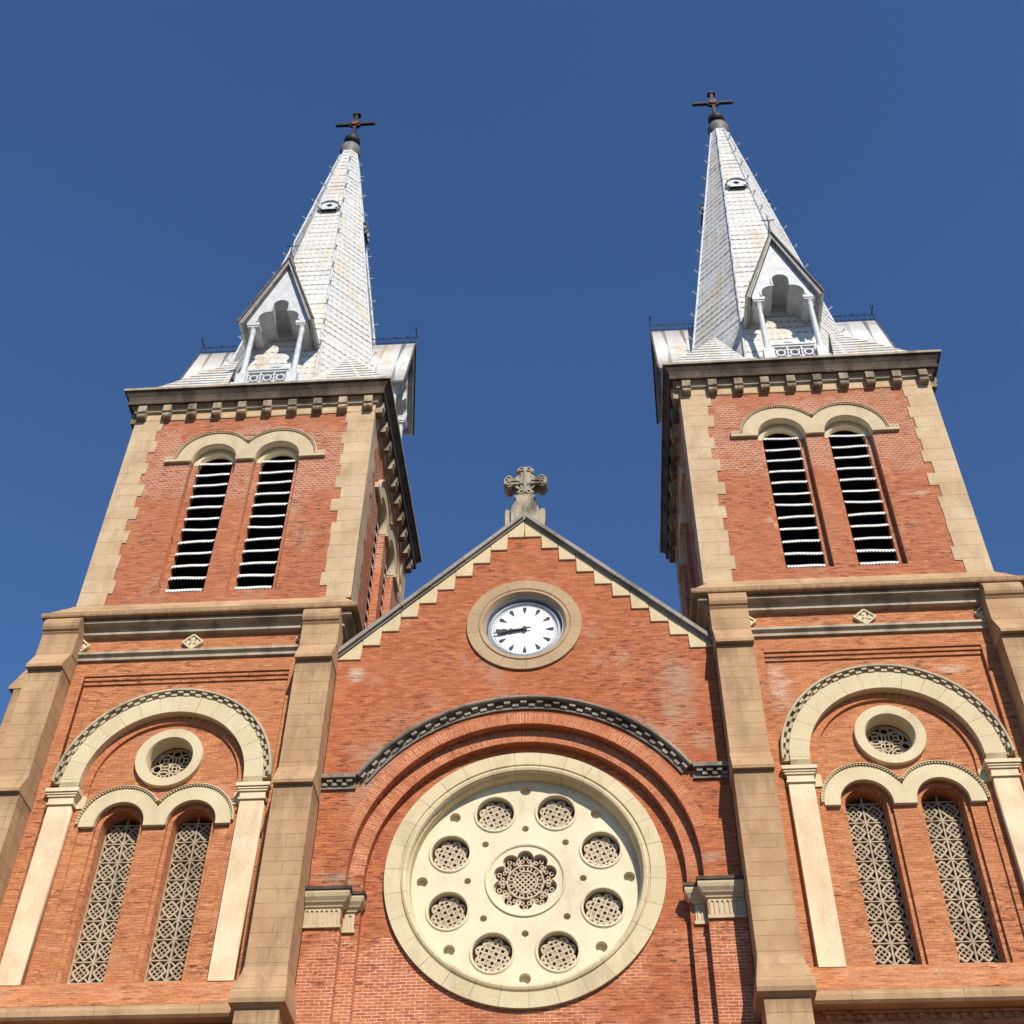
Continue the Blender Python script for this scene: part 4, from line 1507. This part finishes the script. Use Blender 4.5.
# raised archivolt moulding round the trefoil
bm = B()
lob = arc(-.24, 27.700, .30, 180, 75, 10)
o_ = [(-.54, 27.580)] + lob + [(-.235, 28.040), (-.235, 28.220)] + arc(0, 28.220, .235, 180, 0, 14)[1:-1] + [(.235, 28.220), (.235, 28.040)] + [(-x_, z_) for x_, z_ in reversed(lob)] + [(.54, 27.580)]
lob2 = arc(-.24, 27.700, .262, 180, 80, 10)
i_ = [(.502, 27.580)] + [(-x_, z_) for x_, z_ in lob2] + [(.192, 28.000), (.192, 28.220)] + arc(0, 28.220, .192, 0, 180, 14)[1:-1] + [(-.192, 28.220), (-.192, 28.000)] + list(reversed(lob2)) + [(-.502, 27.580)]
plate(bm, [o_ + i_], DP - .03, DP + .01)
build("archivolt", bm, 'white', dorm)
# roof: one folded slab
bm = B()
plate(bm, [[(0, 30.100), (.93, 27.420), (.86, 27.400), (0, 29.950), (-.86, 27.400), (-.93, 27.420)]], DF, -1.15)
build("dormer_roof", bm, 'shingle', dorm)
bm = B()
plate(bm, [[(0, 30.135), (.945, 27.400), (.91, 27.385), (0, 30.040), (-.91, 27.385), (-.945, 27.400)]], DF - .045, DF - .002)
build("barge_board", bm, 'dark_edge', dorm)
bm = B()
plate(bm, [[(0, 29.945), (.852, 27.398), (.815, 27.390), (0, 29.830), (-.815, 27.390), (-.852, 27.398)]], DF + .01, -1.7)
build("soffit_shade", bm, 'soffit_shade', dorm)  # added lining under the roof slab, its grey imitates eave shade
# columns
bm = B()
lathe(bm, [(.115, 25.620), (.115, 25.680), (.085, 25.740), (.072, 25.820), (.062, 27.220), (.08, 27.270), (.066, 27.310), (.07, 27.340), (.11, 27.420)], 0, 0, 16)
box(bm, -.13, .13, -.11, .11, 27.420, 27.465)
box(bm, -.15, .15, -.13, .13, 27.470, 27.575)
box(bm, -.12, .12, -.11, .11, 24.92, 25.620)
cl0 = build("column", bm, 'white', dorm, (-.60, -2.68, 0), smooth=True)
dup(cl0, loc=(.60, -2.68, 0))
# balustrade
bm = B()
y_ = -2.74
box(bm, -.48, .48, y_ + .02, y_ + .16, 25.800, 25.860)
box(bm, -.48, .48, y_ + .04, y_ + .14, 25.740, 25.775)
box(bm, -.48, .48, y_ + .06, y_ + .12, 24.96, 25.300)
box(bm, -.48, .48, y_ + .04, y_ + .14, 25.300, 25.360)
for xx in (-.47, -.16, .16, .47):
    box(bm, xx - .016, xx + .016, y_ + .041, y_ + .139, 25.360, 25.740)
for xx in (-.315, 0, .315):
    ring(bm, xx, 25.550, [(.075, y_ + .13), (.075, y_ + .05), (.115, y_ + .05), (.115, y_ + .13)], n=18)
    for a in (45, 135, 225, 315):
        c_, s_ = math.cos(math.radians(a)), math.sin(math.radians(a))
        bar(bm, (xx + .11 * c_, 25.550 + .11 * s_), (xx + .19 * c_, 25.550 + .19 * s_), .03, y_ + .06, y_ + .12)
box(bm, -.47, .47, y_ + .145, y_ + .15, 25.360, 25.740)
build("balustrade", bm, 'white', dorm)
# lunette on the spire face inside the niche
bm = B()
lz = 26.22
ly = -ap(lz) - .02
ring(bm, 0, lz, [(.27, ly + .25), (.27, ly - .07), (.35, ly - .07), (.35, ly + .25)], 0, 180, 24)
box(bm, -.36, .36, ly - .09, ly + .2, lz - .10, lz)
box(bm, -.025, .025, ly - .055, ly + .2, lz, lz + .27)
lu = build("lunette", bm, 'white', dorm)
bm = B()
plate(bm, [arc(0, lz, .28, 0, 180, 20)], ly - .03, ly + .2)
build("lunette_pane", bm, 'lead', lu)
# iron cresting and finial on the ridge
bm = B()
tube(bm, (0, DF - .02, 30.100), (0, DF - .02, 30.800), .018, .012, 6)
tube(bm, (-.17, DF - .02, 30.580), (.17, DF - .02, 30.580), .014, .014, 6)
for zz in (30.160, 30.360):
    tube(bm, (0, DF - .02, zz), (0, -1.4, zz), .010, .010, 5)
yy = DF + .1
i = 0
while yy < -1.5:
    tube(bm, (0, yy, 30.080), (0, yy, 30.360 + (.12 if i % 3 == 1 else 0)), .009, .006, 5)
    if i % 3 == 1:
        tube(bm, (-.0, yy - .05, 30.400), (0, yy + .05, 30.400), .008, .008, 5)
    yy += .11
    i += 1
build("ridge_cresting", bm, 'iron', dorm)
for k in (1, 2, 3):
    TOP.append(dup(dorm, rotz=k * PI / 2))

# ------------------------------------------------------------------ the left tower is the right one again
for o in TOP:
    c = mirror_copy(o)
    if o.location.x > 0 and o.location.y > BY - .1 or o.name.startswith(("belfry_hood", "louver_window", "spire", "dormer")):
        c.location.x += (0.12 if abs(o.rotation_euler.z) < .1 else 0.03) if o.name.startswith("dormer") else 0.06        # the left belfry and spire stand a touch closer in
    if o.name.startswith(("belfry_hood", "louver_window")) and abs(o.rotation_euler.z) > 0.1:
        c.location.x = -2 * BX + 0.06 + o.location.x       # side faces keep their own side

# ------------------------------------------------------------------ clock
clock = empty("clock", "round white clock with black markers and two hands set in the brick gable", "clock", (0, 0.16, 17.715))
bm = B()
plate(bm, [circle(0, 0, .62, 64)], 0.0, 0.05)
build("dial", bm, 'dial', clock)
bm = B()
ring(bm, 0, 0, [(.742, .16), (.742, -.12), (.722, -.125), (.718, .16)], n=64)
build("case", bm, 'case', clock, smooth=True)
bm = B()
ring(bm, 0, 0, [(.622, .06), (.622, -.03), (.64, -.05), (.66, -.03), (.70, .0), (.715, .12), (.66, .12)], n=64)
build("rim", bm, 'rim', clock, smooth=True)
bm = B()
ring(bm, 0, 0, [(.585, .01), (.585, -.004), (.60, -.004), (.60, .01)], n=64)
for i in range(60):
    a = math.radians(6 * i)
    if i % 5:
        bar(bm, (.565 * math.cos(a), .565 * math.sin(a)), (.585 * math.cos(a), .585 * math.sin(a)), .012, -.004, .01)
build("minute_track", bm, 'case', clock)
mk0 = None
for i in range(12):
    a = math.radians(30 * i)
    bm = B()
    plate(bm, [[(0, .395), (.034, .50), (.036, .53), (.022, .55), (0, .555), (-.022, .55), (-.036, .53), (-.034, .50)]], -.012, .005)
    if mk0 is None:
        mk0 = build("marker", bm, 'black', clock)
        o = mk0
    else:
        bm.free()
        o = dup(mk0)
    o.rotation_euler = (0, a, 0)
bm = B()
plate(bm, [[(-.022, -.03), (.022, -.03), (.026, .22), (.055, .27), (.02, .31), (.055, .37), (.06, .43), (.03, .47), (0, .52), (-.03, .47), (-.06, .43), (-.055, .37), (-.02, .31), (-.055, .27), (-.026, .22)]], -.04, -.022)
plate(bm, [circle(0, 0, .045, 16)], -.065, -.02)
o = build("hour_hand", bm, 'black', clock)
o.rotation_euler = (0, math.radians(263.5), 0)
bm = B()
plate(bm, [[(-.012, -.12), (.012, -.12), (.014, .40), (.03, .44), (.006, .60), (-.006, .60), (-.03, .44), (-.014, .40)]], -.058, -.044)
o = build("minute_hand", bm, 'black', clock)
o.rotation_euler = (0, math.radians(260.5), 0)
